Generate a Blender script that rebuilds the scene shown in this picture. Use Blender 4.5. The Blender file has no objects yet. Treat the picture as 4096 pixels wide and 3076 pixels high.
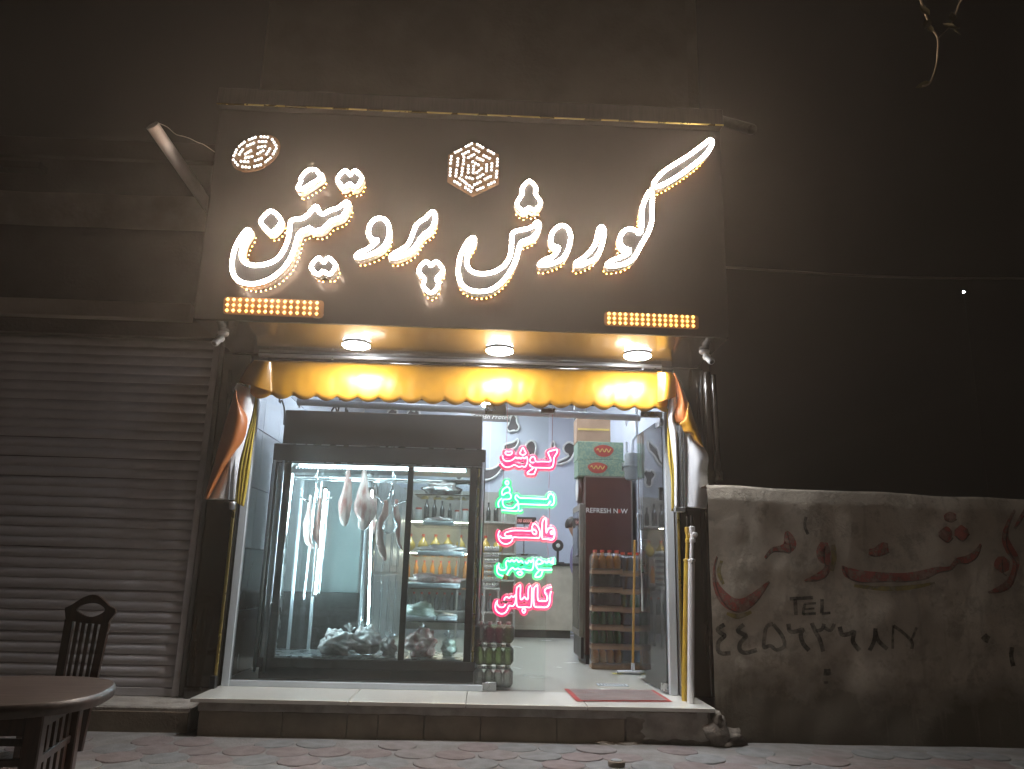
import bpy, bmesh, math, random
from mathutils import Vector, Matrix, noise
from mathutils.geometry import tessellate_polygon
R = math.radians
rnd = random.Random(7)
scene = bpy.context.scene
col = scene.collection

# ------------------------------------------------------------------ camera
F = 3078.0                                   # focal length in pixels of the 4096 px wide photograph
YAW, PITCH, ROLL, CAM_H = R(1.76), R(13.7), R(1.46), 1.30
r0 = Vector((math.cos(YAW), -math.sin(YAW), 0))
fw = Vector((math.sin(YAW)*math.cos(PITCH), math.cos(YAW)*math.cos(PITCH), math.sin(PITCH)))
u0 = r0.cross(fw)
rt = r0*math.cos(ROLL) + u0*math.sin(ROLL)
up = u0*math.cos(ROLL) - r0*math.sin(ROLL)
CAM = Vector((0, 0, CAM_H))
cd = bpy.data.cameras.new('camera'); cam = bpy.data.objects.new('camera', cd); col.objects.link(cam)
cd.sensor_width = 36; cd.lens = 36*F/4096; cd.clip_start = .05; cd.clip_end = 500
m = Matrix((rt, up, -fw)).transposed().to_4x4(); m.translation = CAM
cam.matrix_world = m
scene.camera = cam

def ray(x, y):
    return fw + rt*((x-2048)/F) + up*((1538-y)/F)
def P(x, y, Y):                              # point of the vertical plane at distance Y
    d = ray(x, y); return CAM + d*(Y/d.y)
def G(x, y, Z):                              # point of the horizontal plane at height Z
    d = ray(x, y); return CAM + d*((Z-CAM_H)/d.z)

# ------------------------------------------------------------------ night sky
w = bpy.data.worlds.new('World'); scene.world = w; w.use_nodes = True
wn = w.node_tree.nodes; bg = wn['Background']
sky = wn.new('ShaderNodeTexSky'); sky.sky_type = 'NISHITA'; sky.sun_disc = False
sky.sun_elevation = R(-4.0); sky.sun_rotation = R(200); sky.dust_density = 3
wmix = wn.new('ShaderNodeMix'); wmix.data_type = 'RGBA'; wmix.blend_type = 'ADD'; wmix.inputs[0].default_value = 1
wmix.inputs[7].default_value = (.006, .005, .004, 1)     # glow of the town on the night sky
wsc = wn.new('ShaderNodeMix'); wsc.data_type = 'RGBA'; wsc.blend_type = 'MULTIPLY'; wsc.inputs[0].default_value = 1
wsc.inputs[7].default_value = (.01, .01, .01, 1)
w.node_tree.links.new(sky.outputs[0], wsc.inputs[6]); w.node_tree.links.new(wsc.outputs[2], wmix.inputs[6])
w.node_tree.links.new(wmix.outputs[2], bg.inputs['Color'])
bg.inputs['Strength'].default_value = .05

# ------------------------------------------------------------------ render settings
vs = scene.view_settings; vs.view_transform = 'Standard'; vs.look = 'None'; vs.gamma = 1; vs.exposure = 3.25
cy = scene.cycles
cy.use_denoising = True; cy.use_light_tree = True; cy.max_bounces = 8; cy.transparent_max_bounces = 24
cy.diffuse_bounces = 3; cy.glossy_bounces = 4; cy.transmission_bounces = 4; cy.volume_bounces = 0
cy.sample_clamp_indirect = 3; cy.caustics_reflective = False; cy.caustics_refractive = False

# ------------------------------------------------------------------ materials
def nt(name):
    mt = bpy.data.materials.new(name); mt.use_nodes = True
    return mt, mt.node_tree.nodes, mt.node_tree.links, mt.node_tree.nodes['Principled BSDF']
def M(name, c, rough=.5, metal=0, c2=None, scale=6, bump=0, bscale=30, coat=0, spec=.5, detail=6, lo=.35, hi=.65, stretch=None, crough=.05):
    mt, n, l, p = nt(name)
    p.inputs['Base Color'].default_value = (*c, 1); p.inputs['Roughness'].default_value = rough
    p.inputs['Metallic'].default_value = metal; p.inputs['Coat Weight'].default_value = coat
    p.inputs['Coat Roughness'].default_value = crough; p.inputs['Specular IOR Level'].default_value = spec
    tc = n.new('ShaderNodeTexCoord'); src = tc.outputs['Object']
    if stretch:
        mp = n.new('ShaderNodeMapping'); mp.inputs['Scale'].default_value = stretch; l.new(src, mp.inputs[0]); src = mp.outputs[0]
    if c2 is None: c2 = tuple(v*.8 for v in c)
    ns = n.new('ShaderNodeTexNoise'); ns.inputs['Scale'].default_value = scale; ns.inputs['Detail'].default_value = detail
    l.new(src, ns.inputs['Vector'])
    cr = n.new('ShaderNodeValToRGB'); cr.color_ramp.elements[0].position = lo; cr.color_ramp.elements[1].position = hi
    cr.color_ramp.elements[0].color = (*c, 1); cr.color_ramp.elements[1].color = (*c2, 1)
    l.new(ns.outputs['Fac'], cr.inputs[0]); l.new(cr.outputs[0], p.inputs['Base Color'])
    mr = n.new('ShaderNodeMapRange'); mr.inputs['To Min'].default_value = max(rough-.08, .01); mr.inputs['To Max'].default_value = min(rough+.08, 1)
    l.new(ns.outputs['Fac'], mr.inputs[0]); l.new(mr.outputs[0], p.inputs['Roughness'])
    if bump:
        nb = n.new('ShaderNodeTexNoise'); nb.inputs['Scale'].default_value = bscale; nb.inputs['Detail'].default_value = 8
        l.new(src, nb.inputs['Vector'])
        b = n.new('ShaderNodeBump'); b.inputs['Strength'].default_value = bump; b.inputs['Distance'].default_value = .02
        l.new(nb.outputs['Fac'], b.inputs['Height']); l.new(b.outputs[0], p.inputs['Normal'])
    return mt
def E(name, c, s):
    mt, n, l, p = nt(name)
    p.inputs['Base Color'].default_value = (.6, .6, .6, 1); p.inputs['Emission Color'].default_value = (*c, 1)
    p.inputs['Emission Strength'].default_value = s
    return mt
def GLASS(name, tint=(.96, .98, .97), extra=0.0, rough=0.0, film=0.0):
    mt, n, l, p = nt(name); out = n['Material Output']
    n.remove(p)
    t = n.new('ShaderNodeBsdfTransparent'); t.inputs[0].default_value = (*tint, 1)
    g = n.new('ShaderNodeBsdfGlossy'); g.inputs['Roughness'].default_value = rough
    f = n.new('ShaderNodeFresnel'); f.inputs[0].default_value = 1.5
    fac = f.outputs[0]
    if extra:
        a = n.new('ShaderNodeMath'); a.operation = 'ADD'; a.inputs[1].default_value = extra; l.new(fac, a.inputs[0]); fac = a.outputs[0]
    mx = n.new('ShaderNodeMixShader'); l.new(fac, mx.inputs[0]); l.new(t.outputs[0], mx.inputs[1]); l.new(g.outputs[0], mx.inputs[2])
    res = mx.outputs[0]
    if film:                                    # pale diffuse veil mixed in to give the pane a milky haze
        d = n.new('ShaderNodeBsdfDiffuse'); d.inputs[0].default_value = (.8, .8, .78, 1)
        tl = n.new('ShaderNodeBsdfTranslucent'); tl.inputs[0].default_value = (.8, .8, .78, 1)
        dm = n.new('ShaderNodeMixShader'); dm.inputs[0].default_value = .5; l.new(d.outputs[0], dm.inputs[1]); l.new(tl.outputs[0], dm.inputs[2])
        tc = n.new('ShaderNodeTexCoord'); ns = n.new('ShaderNodeTexNoise'); ns.inputs['Scale'].default_value = 1.7; ns.inputs['Detail'].default_value = 7
        l.new(tc.outputs['Object'], ns.inputs['Vector'])
        mu = n.new('ShaderNodeMath'); mu.operation = 'MULTIPLY'; mu.inputs[1].default_value = film*2; l.new(ns.outputs['Fac'], mu.inputs[0])
        m2 = n.new('ShaderNodeMixShader'); l.new(mu.outputs[0], m2.inputs[0]); l.new(res, m2.inputs[1]); l.new(dm.outputs[0], m2.inputs[2]); res = m2.outputs[0]
    l.new(res, out.inputs[0])
    return mt

MT = dict(
 panel=M('sign panel', (.012, .0105, .010), .52, spec=.16, coat=.12, crough=.07, c2=(.013, .012, .012), scale=2),
 soffit=M('glossy soffit', (.010, .009, .008), .6, spec=.2, coat=1, crough=.12, c2=(.008, .007, .007), scale=2),
 black_gloss=M('black cladding', (.018, .014, .010), .25, coat=1, c2=(.035, .024, .014), scale=3, stretch=(4, 4, .6)),
 fascia=M('fascia', (.045, .037, .031), .45, metal=.2, c2=(.025, .020, .017), scale=5, stretch=(14, 1, 1)),
 plaster=M('dark plaster', (.32, .27, .235), .9, c2=(.25, .21, .185), scale=2.2, bump=.3, bscale=25),
 plaster_l=M('pale plaster', (.34, .29, .25), .9, c2=(.22, .19, .165), scale=2.5, bump=.35, bscale=20, lo=.4, hi=.6),
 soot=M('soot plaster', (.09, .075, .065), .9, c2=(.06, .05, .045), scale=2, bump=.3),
 shutter=M('shutter paint', (.52, .49, .50), .40, c2=(.38, .35, .35), scale=2.2, stretch=(1, 1, 2.2), bump=.12, bscale=14, detail=10, lo=.38, hi=.68),
 steel=M('steel', (.55, .56, .57), .28, metal=1, c2=(.45, .46, .47), scale=10),
 chrome=M('chrome', (.80, .81, .82), .1, metal=1),
 alu=M('aluminium', (.62, .64, .66), .35, metal=.85, c2=(.55, .57, .6), stretch=(1, 1, 12)),
 white_frame=M('white frame', (.62, .66, .70), .4, c2=(.55, .59, .62), scale=4),
 brown_metal=M('dark bronze frame', (.045, .036, .030), .38, metal=.4, coat=.3, c2=(.035, .029, .025), scale=6),
 fridge_dark=M('fridge header', (.055, .045, .038), .32, coat=.5, c2=(.045, .038, .032), scale=3),
 gold=M('gold trim', (.62, .47, .14), .28, metal=.9),
 yellow=M('yellow vinyl', (.47, .22, .012), .40, coat=.5, crough=.05, c2=(.37, .17, .012), scale=4),
 orange=M('orange vinyl', (.44, .13, .035), .40, coat=.4, crough=.2, c2=(.56, .19, .05), scale=3),
 white_vinyl=M('white vinyl', (.88, .89, .92), .55, c2=(.78, .80, .84), scale=3),
 yellow_cloth=M('yellow lining', (.62, .46, .06), .7, c2=(.5, .36, .05), scale=3, stretch=(12, 12, .7)),
 marble=M('cream marble', (.80, .78, .71), .22, c2=(.72, .70, .63), scale=5, coat=.3),
 cement=M('cement', (.44, .40, .355), .9, c2=(.29, .26, .225), scale=7, bump=.5, bscale=35),
 stone=M('brown stone', (.29, .235, .175), .75, c2=(.21, .17, .13), scale=5, bump=.25, bscale=40),
 cement_d=M('broken cement', (.29, .25, .205), .95, c2=(.18, .15, .125), scale=9, bump=.7, bscale=30),
 ground=M('ground cement', (.26, .25, .24), .9, c2=(.19, .18, .17), scale=6, bump=.45, bscale=40),
 paver_g=M('grey paver', (.23, .235, .235), .85, c2=(.17, .172, .172), scale=9, bump=.35, bscale=70),
 paver_r=M('red paver', (.235, .195, .190), .85, c2=(.18, .148, .144), scale=9, bump=.35, bscale=70),
 paver_b=M('buff paver', (.25, .225, .22), .85, c2=(.19, .17, .165), scale=9, bump=.35, bscale=70),
 wood=M('dark varnished wood', (.055, .024, .015), .35, c2=(.028, .012, .008), scale=5, coat=.5, crough=.2, stretch=(9, 9, 1)),
 woodtop=M('worn table top', (.062, .042, .035), .45, c2=(.034, .022, .018), scale=4, coat=.25, crough=.3, stretch=(1.5, 10, 3)),
 pvc=M('white pvc', (.66, .60, .55), .32, c2=(.55, .49, .44), scale=6),
 white_pl=M('white plastic', (.72, .72, .72), .35),
 black_pl=M('black plastic', (.015, .015, .016), .4),
 cable=M('black cable', (.02, .02, .02), .6),
 cable_r=M('pink cable', (.65, .30, .28), .6),
 wire_p=M('pale wire', (.7, .6, .5), .6),
 yellow_pipe=M('yellow pipe paint', (.55, .36, .04), .4, c2=(.45, .28, .04), scale=12),
 white_pipe=M('chipped white pipe', (.72, .70, .70), .4, c2=(.20, .18, .16), scale=16, lo=.68, hi=.71),
 room=M('white room wall', (.50, .53, .60), .55, c2=(.46, .49, .56), scale=1.5),
 tile=M('white wall tile', (.62, .67, .73), .18, c2=(.58, .63, .69), scale=2, coat=.3),
 grout=M('grout', (.35, .36, .38), .9),
 teal=M('pale panel', (.50, .58, .58), .4, c2=(.45, .53, .53), scale=1.5),
 granite=M('dark granite', (.022, .020, .020), .25, c2=(.05, .046, .044), scale=14, coat=.3),
 floor=M('cream floor', (.56, .54, .46), .25, c2=(.50, .48, .41), scale=3, coat=.2),
 cabinet=M('grey cabinet', (.30, .315, .325), .4, c2=(.25, .265, .275), scale=3, stretch=(6, 6, 1)),
 card=M('cardboard', (.36, .235, .15), .85, c2=(.30, .19, .12), scale=6),
 carton=M('green carton', (.14, .24, .18), .7, c2=(.22, .30, .20), scale=40, lo=.48, hi=.52),
 red_print=M('red print', (.42, .05, .035), .6), yellow_print=M('yellow print', (.65, .48, .12), .6),
 cooler=M('cooler panel', (.075, .020, .016), .35, c2=(.06, .016, .014), scale=2, coat=.3),
 cooler_f=M('cooler frame', (.20, .18, .15), .4), white_print=M('white print', (.75, .75, .72), .5),
 grey_tank=M('grey tank', (.25, .28, .28), .45), 
 meat=M('meat', (.34, .13, .105), .42, c2=(.52, .38, .34), scale=14, bump=.4, bscale=25, coat=.5, crough=.15, stretch=(1, 1, .35), lo=.42, hi=.58),
 meat_d=M('dark meat', (.22, .07, .05), .42, c2=(.40, .24, .20), scale=13, bump=.4, bscale=25, coat=.5, crough=.15, stretch=(1, 1, .35)),
 fat=M('fatty meat', (.60, .48, .45), .40, c2=(.36, .15, .12), scale=14, bump=.4, bscale=25, coat=.6, crough=.12, stretch=(1, 1, .4), lo=.5, hi=.7),
 bagged=M('bagged meat', (.80, .76, .74), .3, c2=(.62, .50, .46), scale=7, bump=.8, bscale=9, coat=1, crough=.08),
 bag_green=M('bagged greens', (.36, .42, .30), .3, c2=(.62, .65, .60), scale=9, bump=.8, bscale=10, coat=1, crough=.08),
 film=GLASS('clear plastic film', (.95, .97, .97), .10, .10, .10),
 tray=M('white tray', (.62, .65, .66), .35),
 mat=M('red mat', (.42, .07, .06), .95, bump=.5, bscale=90), mat2=M('grey mat stripe', (.33, .28, .26), .95, bump=.5, bscale=90),
 broomy=M('yellow bristle', (.55, .47, .08), .9, c2=(.3, .28, .1), scale=60, stretch=(5, 5, .4)), broomg=M('grey bristle', (.10, .10, .095), .9, c2=(.2, .2, .18), scale=50, stretch=(5, 5, .4)),
 handle=M('orange handle', (.62, .33, .06), .45),
 skin=M('skin', (.45, .25, .17), .55), hair=M('hair', (.025, .018, .014), .6), shirt=M('shirt', (.16, .14, .24), .9), trousers=M('trousers', (.03, .03, .035), .9),
 egg=M('eggs', (.75, .72, .66), .5), eggtray=M('egg tray', (.30, .28, .26), .9),
 counter=M('counter front', (.40, .36, .28), .5), plinth=M('dark plinth', (.05, .045, .035), .5),
 shelfw=M('shelf board', (.42, .40, .36), .5), logo_fill=M('logo fill', (.06, .055, .06), .5),
 bark=M('twig bark', (.22, .16, .10), .9), leaf=M('dry leaf', (.16, .13, .06), .8),
 pink_drink=GLASS('pink drink', (0.95, 0.62, 0.72), .06, .03, .14), lime_drink=GLASS('lime drink', (0.84, 0.92, 0.66), .06, .03, .14),
 clear_drink=GLASS('clear drink', (0.94, 0.95, 0.92), .06, .03, .14), orange_drink=M('orange drink', (.60, .24, .05), .15, coat=1),
 cola=M('cola', (.05, .02, .015), .12, coat=1), green_drink=M('green bottle', (.04, .16, .04), .12, coat=1), oil=M('oil', (.55, .40, .08), .12, coat=1),
 dark_bottle=M('dark bottle', (.03, .035, .03), .15, coat=1), jar=M('pale jar', (.55, .56, .52), .3), cap_r=M('red cap', (.55, .06, .03), .4), water=GLASS('water', (0.9, 0.95, 0.97), .06, .03, .14),
 paint=None,
 leafglass=GLASS('door leaf glass', (.955, .985, .97), 0, 0, .03), glass=GLASS('shop glass', (.97, .985, .98), .0, 0, .045), rearglass=GLASS('rear fridge glass', (.95, .98, .975), 0, 0), fglass=GLASS('fridge glass', (.93, .97, .965), .01, 0, .02), shelfg=GLASS('shelf glass', (.96, .985, .98), .03, .02),
 neon_w=E('white neon', (1, .86, .72), 12.5),
 led_a=E('amber led', (1, .32, .035), 16), led_bar=E('amber module led', (1, .40, .06), .6), led_w=E('white led', (1, .93, .86), .5), led_emb=E('emblem led', (1, .91, .84), 2.5),
 led_base_a=M('amber module', (.35, .14, .03), .6), led_base=M('led module base', (.10, .07, .045), .6),
 bar_board=M('clear acrylic board', (.22, .12, .06), .25, coat=.8),
 lamp=E('lamp diffuser', (.95, .97, 1), 23), ceil_lamp=E('room lamp', (.80, .89, 1), 8), tube=E('cold tube', (.66, .89, 1), 13), fstrip=E('fridge top light', (.70, .90, 1), 4),
 led_strip=E('shelf led', (1, .90, .70), 8),
 red_core=E('red neon core', (1, .22, .29), 1.5), red_glow=E('red neon halo', (1, .012, .13), .18),
 green_core=E('green neon core', (.28, 1, .60), 1.2), green_glow=E('green neon halo', (.0, 1, .27), .16),
 digits=E('red digits', (1, .1, .05), .12), far=E('far lamp', (.85, .9, 1), 25),
)

def paint_mat(name, c):
    mt, n, l, p = nt(name)
    p.inputs['Base Color'].default_value = (*c, 1); p.inputs['Roughness'].default_value = .9
    tc = n.new('ShaderNodeTexCoord'); ns = n.new('ShaderNodeTexNoise'); ns.inputs['Scale'].default_value = 9; ns.inputs['Detail'].default_value = 10; ns.inputs['Roughness'].default_value = .75
    l.new(tc.outputs['Object'], ns.inputs['Vector'])
    cr = n.new('ShaderNodeValToRGB'); cr.color_ramp.elements[0].position = .40; cr.color_ramp.elements[1].position = .60
    l.new(ns.outputs['Fac'], cr.inputs[0])
    mu = n.new('ShaderNodeMath'); mu.operation = 'MULTIPLY_ADD'; mu.inputs[1].default_value = -.55; mu.inputs[2].default_value = .92
    l.new(cr.outputs[0], mu.inputs[0]); l.new(mu.outputs[0], p.inputs['Alpha'])
    return mt
MT['paint_r'] = paint_mat('worn red paint', (.36, .085, .065)); MT['paint_k'] = paint_mat('worn black paint', (.05, .045, .035)); MT['paint_y'] = paint_mat('worn yellow paint', (.30, .24, .07))

def wall_mat():
    mt, n, l, p = nt('weathered mud wall'); p.inputs['Roughness'].default_value = .95
    tc = n.new('ShaderNodeTexCoord'); o = tc.outputs['Object']
    def nz(s, d=8, r=.6, st=None):
        x = n.new('ShaderNodeTexNoise'); x.inputs['Scale'].default_value = s; x.inputs['Detail'].default_value = d; x.inputs['Roughness'].default_value = r
        if st:
            mp = n.new('ShaderNodeMapping'); mp.inputs['Scale'].default_value = st; l.new(o, mp.inputs[0]); l.new(mp.outputs[0], x.inputs['Vector'])
        else: l.new(o, x.inputs['Vector'])
        return x.outputs['Fac']
    def ramp(f, a, b, ca, cb):
        r = n.new('ShaderNodeValToRGB'); r.color_ramp.elements[0].position = a; r.color_ramp.elements[1].position = b
        r.color_ramp.elements[0].color = (*ca, 1); r.color_ramp.elements[1].color = (*cb, 1); l.new(f, r.inputs[0]); return r.outputs[0]
    def mix(f, a, b):
        x = n.new('ShaderNodeMix'); x.data_type = 'RGBA'; l.new(f, x.inputs[0]); l.new(a, x.inputs[6]); l.new(b, x.inputs[7]); return x.outputs[2]
    base = ramp(nz(2.2), .38, .62, (.42, .365, .295), (.54, .475, .39))
    dirt = ramp(nz(16, 10, .7), .3, .7, (.24, .205, .16), (.42, .365, .295))
    c = mix(ramp(nz(5, 10, .75), .50, .58, (0, 0, 0), (.7, .7, .7)), base, dirt)
    spots = ramp(nz(26, 6, .6), .70, .74, (0, 0, 0), (.6, .6, .6))
    dk = n.new('ShaderNodeRGB'); dk.outputs[0].default_value = (.09, .075, .06, 1)
    c = mix(spots, c, dk.outputs[0])
    sx = n.new('ShaderNodeSeparateXYZ'); l.new(o, sx.inputs[0])         # damp tide line along the foot
    ad = n.new('ShaderNodeMath'); ad.operation = 'MULTIPLY_ADD'; ad.inputs[1].default_value = .9; l.new(nz(2.5, 8, .7), ad.inputs[0]); l.new(sx.outputs['Z'], ad.inputs[2])
    damp = ramp(ad.outputs[0], .78, 1.0, (1, 1, 1), (0, 0, 0))
    dc = n.new('ShaderNodeRGB'); dc.outputs[0].default_value = (.19, .16, .12, 1)
    c = mix(damp, c, dc.outputs[0])
    st = ramp(nz(3, 4, .5, (5, 5, .35)), .60, .70, (0, 0, 0), (.45, .45, .45))
    c = mix(st, c, dirt)
    l.new(c, p.inputs['Base Color'])
    b = n.new('ShaderNodeBump'); b.inputs['Strength'].default_value = .8; b.inputs['Distance'].default_value = .02
    l.new(nz(22, 10, .7), b.inputs['Height']); l.new(b.outputs[0], p.inputs['Normal'])
    return mt
MT['wall'] = wall_mat()

def face_mat():                                 # perforated letter face: a grid of small lit holes
    mt, n, l, p = nt('perforated led face')
    p.inputs['Base Color'].default_value = (.0025, .0022, .0025, 1); p.inputs['Roughness'].default_value = .6; p.inputs['Specular IOR Level'].default_value = .05
    tc = n.new('ShaderNodeTexCoord'); mp = n.new('ShaderNodeMapping'); mp.inputs['Scale'].default_value = (70, 70, 70)
    l.new(tc.outputs['Object'], mp.inputs[0])
    fr = n.new('ShaderNodeVectorMath'); fr.operation = 'FRACTION'; l.new(mp.outputs[0], fr.inputs[0])
    sb = n.new('ShaderNodeVectorMath'); sb.operation = 'SUBTRACT'; sb.inputs[1].default_value = (.5, .5, .5); l.new(fr.outputs[0], sb.inputs[0])
    ml = n.new('ShaderNodeVectorMath'); ml.operation = 'MULTIPLY'; ml.inputs[1].default_value = (1, 0, 1); l.new(sb.outputs[0], ml.inputs[0])
    ln = n.new('ShaderNodeVectorMath'); ln.operation = 'LENGTH'; l.new(ml.outputs[0], ln.inputs[0])
    lt = n.new('ShaderNodeMath'); lt.operation = 'LESS_THAN'; lt.inputs[1].default_value = .25; l.new(ln.outputs['Value'], lt.inputs[0])
    mu = n.new('ShaderNodeMath'); mu.operation = 'MULTIPLY'; mu.inputs[1].default_value = .014; l.new(lt.outputs[0], mu.inputs[0])
    p.inputs['Emission Color'].default_value = (1, .95, .9, 1); l.new(mu.outputs[0], p.inputs['Emission Strength'])
    return mt
MT['face'] = face_mat()
MT['side'] = M('letter return', (.55, .47, .40), .35, metal=.4)

# ------------------------------------------------------------------ mesh helpers
class MB:
    def __init__(s): s.v = []; s.f = []
    def add(s, vs_, fs_):
        b = len(s.v); s.v += [tuple(x) for x in vs_]; s.f += [tuple(i+b for i in f) for f in fs_]; return s
    def box(s, a, b, bev=0.0, mat=None):
        (x0, y0, z0), (x1, y1, z1) = [min(p, q) for p, q in zip(a, b)], [max(p, q) for p, q in zip(a, b)]
        if not bev:
            v = [(x, y, z) for x in (x0, x1) for y in (y0, y1) for z in (z0, z1)]
            f = [(0, 1, 3, 2), (4, 6, 7, 5), (0, 4, 5, 1), (2, 3, 7, 6), (0, 2, 6, 4), (1, 5, 7, 3)]
        else:
            e = min(bev, (x1-x0)*.45, (y1-y0)*.45, (z1-z0)*.45); v = []; ix = {}
            for i, x in enumerate((x0, x1)):
                for j, y in enumerate((y0, y1)):
                    for k, z in enumerate((z0, z1)):
                        sx, sy, sz = (e if i == 0 else -e), (e if j == 0 else -e), (e if k == 0 else -e)
                        ix[i, j, k] = len(v); v += [(x, y+sy, z+sz), (x+sx, y, z+sz), (x+sx, y+sy, z)]
            g = lambda i, j, k, a: ix[i, j, k]+a
            f = []
            for i in (0, 1): f.append((g(i, 0, 0, 0), g(i, 0, 1, 0), g(i, 1, 1, 0), g(i, 1, 0, 0)))
            for j in (0, 1): f.append((g(0, j, 0, 1), g(0, j, 1, 1), g(1, j, 1, 1), g(1, j, 0, 1)))
            for k in (0, 1): f.append((g(0, 0, k, 2), g(0, 1, k, 2), g(1, 1, k, 2), g(1, 0, k, 2)))
            for j in (0, 1):
                for k in (0, 1): f.append((g(0, j, k, 1), g(1, j, k, 1), g(1, j, k, 2), g(0, j, k, 2)))
            for i in (0, 1):
                for k in (0, 1): f.append((g(i, 0, k, 0), g(i, 1, k, 0), g(i, 1, k, 2), g(i, 0, k, 2)))
                for j in (0, 1): f.append((g(i, j, 0, 0), g(i, j, 1, 0), g(i, j, 1, 1), g(i, j, 0, 1)))
            f += [(b_, b_+1, b_+2) for b_ in ix.values()]
        if mat: v = [mat @ Vector(p) for p in v]
        return s.add(v, f)
    def bar(s, a, b, w_, h_, upv=(0, 0, 1), bev=0.0):       # box between two points
        a, b = Vector(a), Vector(b); d = b-a; L = d.length; d.normalize()
        sd = d.cross(Vector(upv))
        if sd.length < 1e-4: sd = d.cross(Vector((0, 1, 0)))
        sd.normalize(); u_ = sd.cross(d)
        mt = Matrix((d, sd, u_)).transposed().to_4x4(); mt.translation = a
        return s.box((0, -w_/2, -h_/2), (L, w_/2, h_/2), bev, mt)
    def tube(s, pts, r, n=8, closed=False, caps=True):
        pts = [Vector(p) for p in pts]; N = len(pts); rs = r if isinstance(r, (list, tuple)) else [r]*N
        rings = []; prev = None
        for i, p in enumerate(pts):
            a = pts[(i-1) % N] if closed or i else p; b = pts[(i+1) % N] if closed or i < N-1 else p
            t = (b-a)
            if t.length < 1e-9: t = Vector((0, 0, 1))
            t.normalize()
            if prev is None:
                q = Vector((0, 1, 0)) if abs(t.y) < .9 else Vector((1, 0, 0))
            else: q = prev
            nn = q - t*q.dot(t); nn.normalize(); prev = nn; bb = t.cross(nn)
            rings.append([p + (nn*math.cos(2*math.pi*k/n) + bb*math.sin(2*math.pi*k/n))*rs[i] for k in range(n)])
        v = [q for rg in rings for q in rg]; f = []
        for i in range(N if closed else N-1):
            j = (i+1) % N
            for k in range(n): f.append((i*n+k, i*n+(k+1) % n, j*n+(k+1) % n, j*n+k))
        if caps and not closed: f += [tuple(range(n))[::-1], tuple((N-1)*n+k for k in range(n))]
        return s.add(v, f)
    def lathe(s, prof, c, n=16, axis='Z', caps=True):
        c = Vector(c); v = []; f = []
        for (r, h) in prof:
            for k in range(n):
                a = 2*math.pi*k/n; p = (r*math.cos(a), r*math.sin(a), h)
                if axis == 'Y': p = (p[0], p[2], p[1])
                if axis == 'X': p = (p[2], p[0], p[1])
                v.append(c+Vector(p))
        for i in range(len(prof)-1):
            for k in range(n): f.append((i*n+k, i*n+(k+1) % n, (i+1)*n+(k+1) % n, (i+1)*n+k))
        if caps: f += [tuple(range(n))[::-1], tuple((len(prof)-1)*n+k for k in range(n))]
        return s.add(v, f)
    def prism(s, poly, y0, y1):                 # polygon of (x, z) extruded along y
        n = len(poly); v = [(x, y0, z) for x, z in poly] + [(x, y1, z) for x, z in poly]
        tr = tessellate_polygon([[Vector((x, z, 0)) for x, z in poly]])
        f = [tuple(t) for t in tr] + [tuple(i+n for i in t[::-1]) for t in tr] + [(i, (i+1) % n, n+(i+1) % n, n+i) for i in range(n)]
        return s.add(v, f)
    def prismz(s, poly, z0, z1):
        n = len(poly); v = [(x, y, z0) for x, y in poly] + [(x, y, z1) for x, y in poly]
        f = [tuple(range(n))[::-1], tuple(range(n, 2*n))] + [(i, (i+1) % n, n+(i+1) % n, n+i) for i in range(n)]
        return s.add(v, f)
    def grid(s, fn, nu, nv):
        v = [fn(i/nu, j/nv) for j in range(nv+1) for i in range(nu+1)]
        return s.add(v, [(j*(nu+1)+i, j*(nu+1)+i+1, (j+1)*(nu+1)+i+1, (j+1)*(nu+1)+i) for j in range(nv) for i in range(nu)])
    def octa(s, c, r):
        c = Vector(c); v = [c+Vector(d)*r for d in ((1, 0, 0), (-1, 0, 0), (0, 1, 0), (0, -1, 0), (0, 0, 1), (0, 0, -1))]
        return s.add(v, [(0, 2, 4), (2, 1, 4), (1, 3, 4), (3, 0, 4), (2, 0, 5), (1, 2, 5), (3, 1, 5), (0, 3, 5)])
    def mesh(s, name):
        me = bpy.data.meshes.new(name); me.from_pydata([tuple(p) for p in s.v], [], s.f); me.validate()
        b = bmesh.new(); b.from_mesh(me); bmesh.ops.recalc_face_normals(b, faces=b.faces); b.to_mesh(me); b.free()
        return me

def tag(o, label=None, cat=None, group=None, kind=None):
    if label: o['label'] = label
    if cat: o['category'] = cat
    if group: o['group'] = group
    if kind: o['kind'] = kind
    return o
def obj(name, mb, mat, parent=None, smooth=False, kind=None, label=None):
    me = mb.mesh(name) if isinstance(mb, MB) else mb
    if mat is not None:
        me.materials.clear(); me.materials.append(MT[mat] if isinstance(mat, str) else mat)
    if smooth:
        me.shade_smooth()
        if smooth is not True:
            me.set_sharp_from_angle(angle=R(smooth))
    o = bpy.data.objects.new(name, me); col.objects.link(o)
    if parent is not None:
        o.parent = parent
        r = parent if parent.parent is None else parent.parent
        o.matrix_parent_inverse = Matrix.Identity(4) if parent.type == 'MESH' and parent.parent else Matrix.Translation(-parent.location)
    if kind: o['kind'] = kind
    if label: o['label'] = label
    return o
def thing(name, loc, label, cat, group=None):
    o = bpy.data.objects.new(name, None); col.objects.link(o); o.location = loc; o.empty_display_size = .1
    return tag(o, label, cat, group)
def dup(root, off, label=None, rz=0):
    def cp(o, par):
        c = o.copy(); col.objects.link(c)
        if par is not None: c.parent = par
        for ch in o.children: cp(ch, c)
        return c
    r = cp(root, None); r.location = root.location + Vector(off); r.rotation_euler.z = rz
    if label: r['label'] = label
    return r
def zz(ox, oy, s, pts): return [(ox+p[0]/s, oy+p[1]/s) + tuple(p[2:]) for p in pts]
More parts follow.
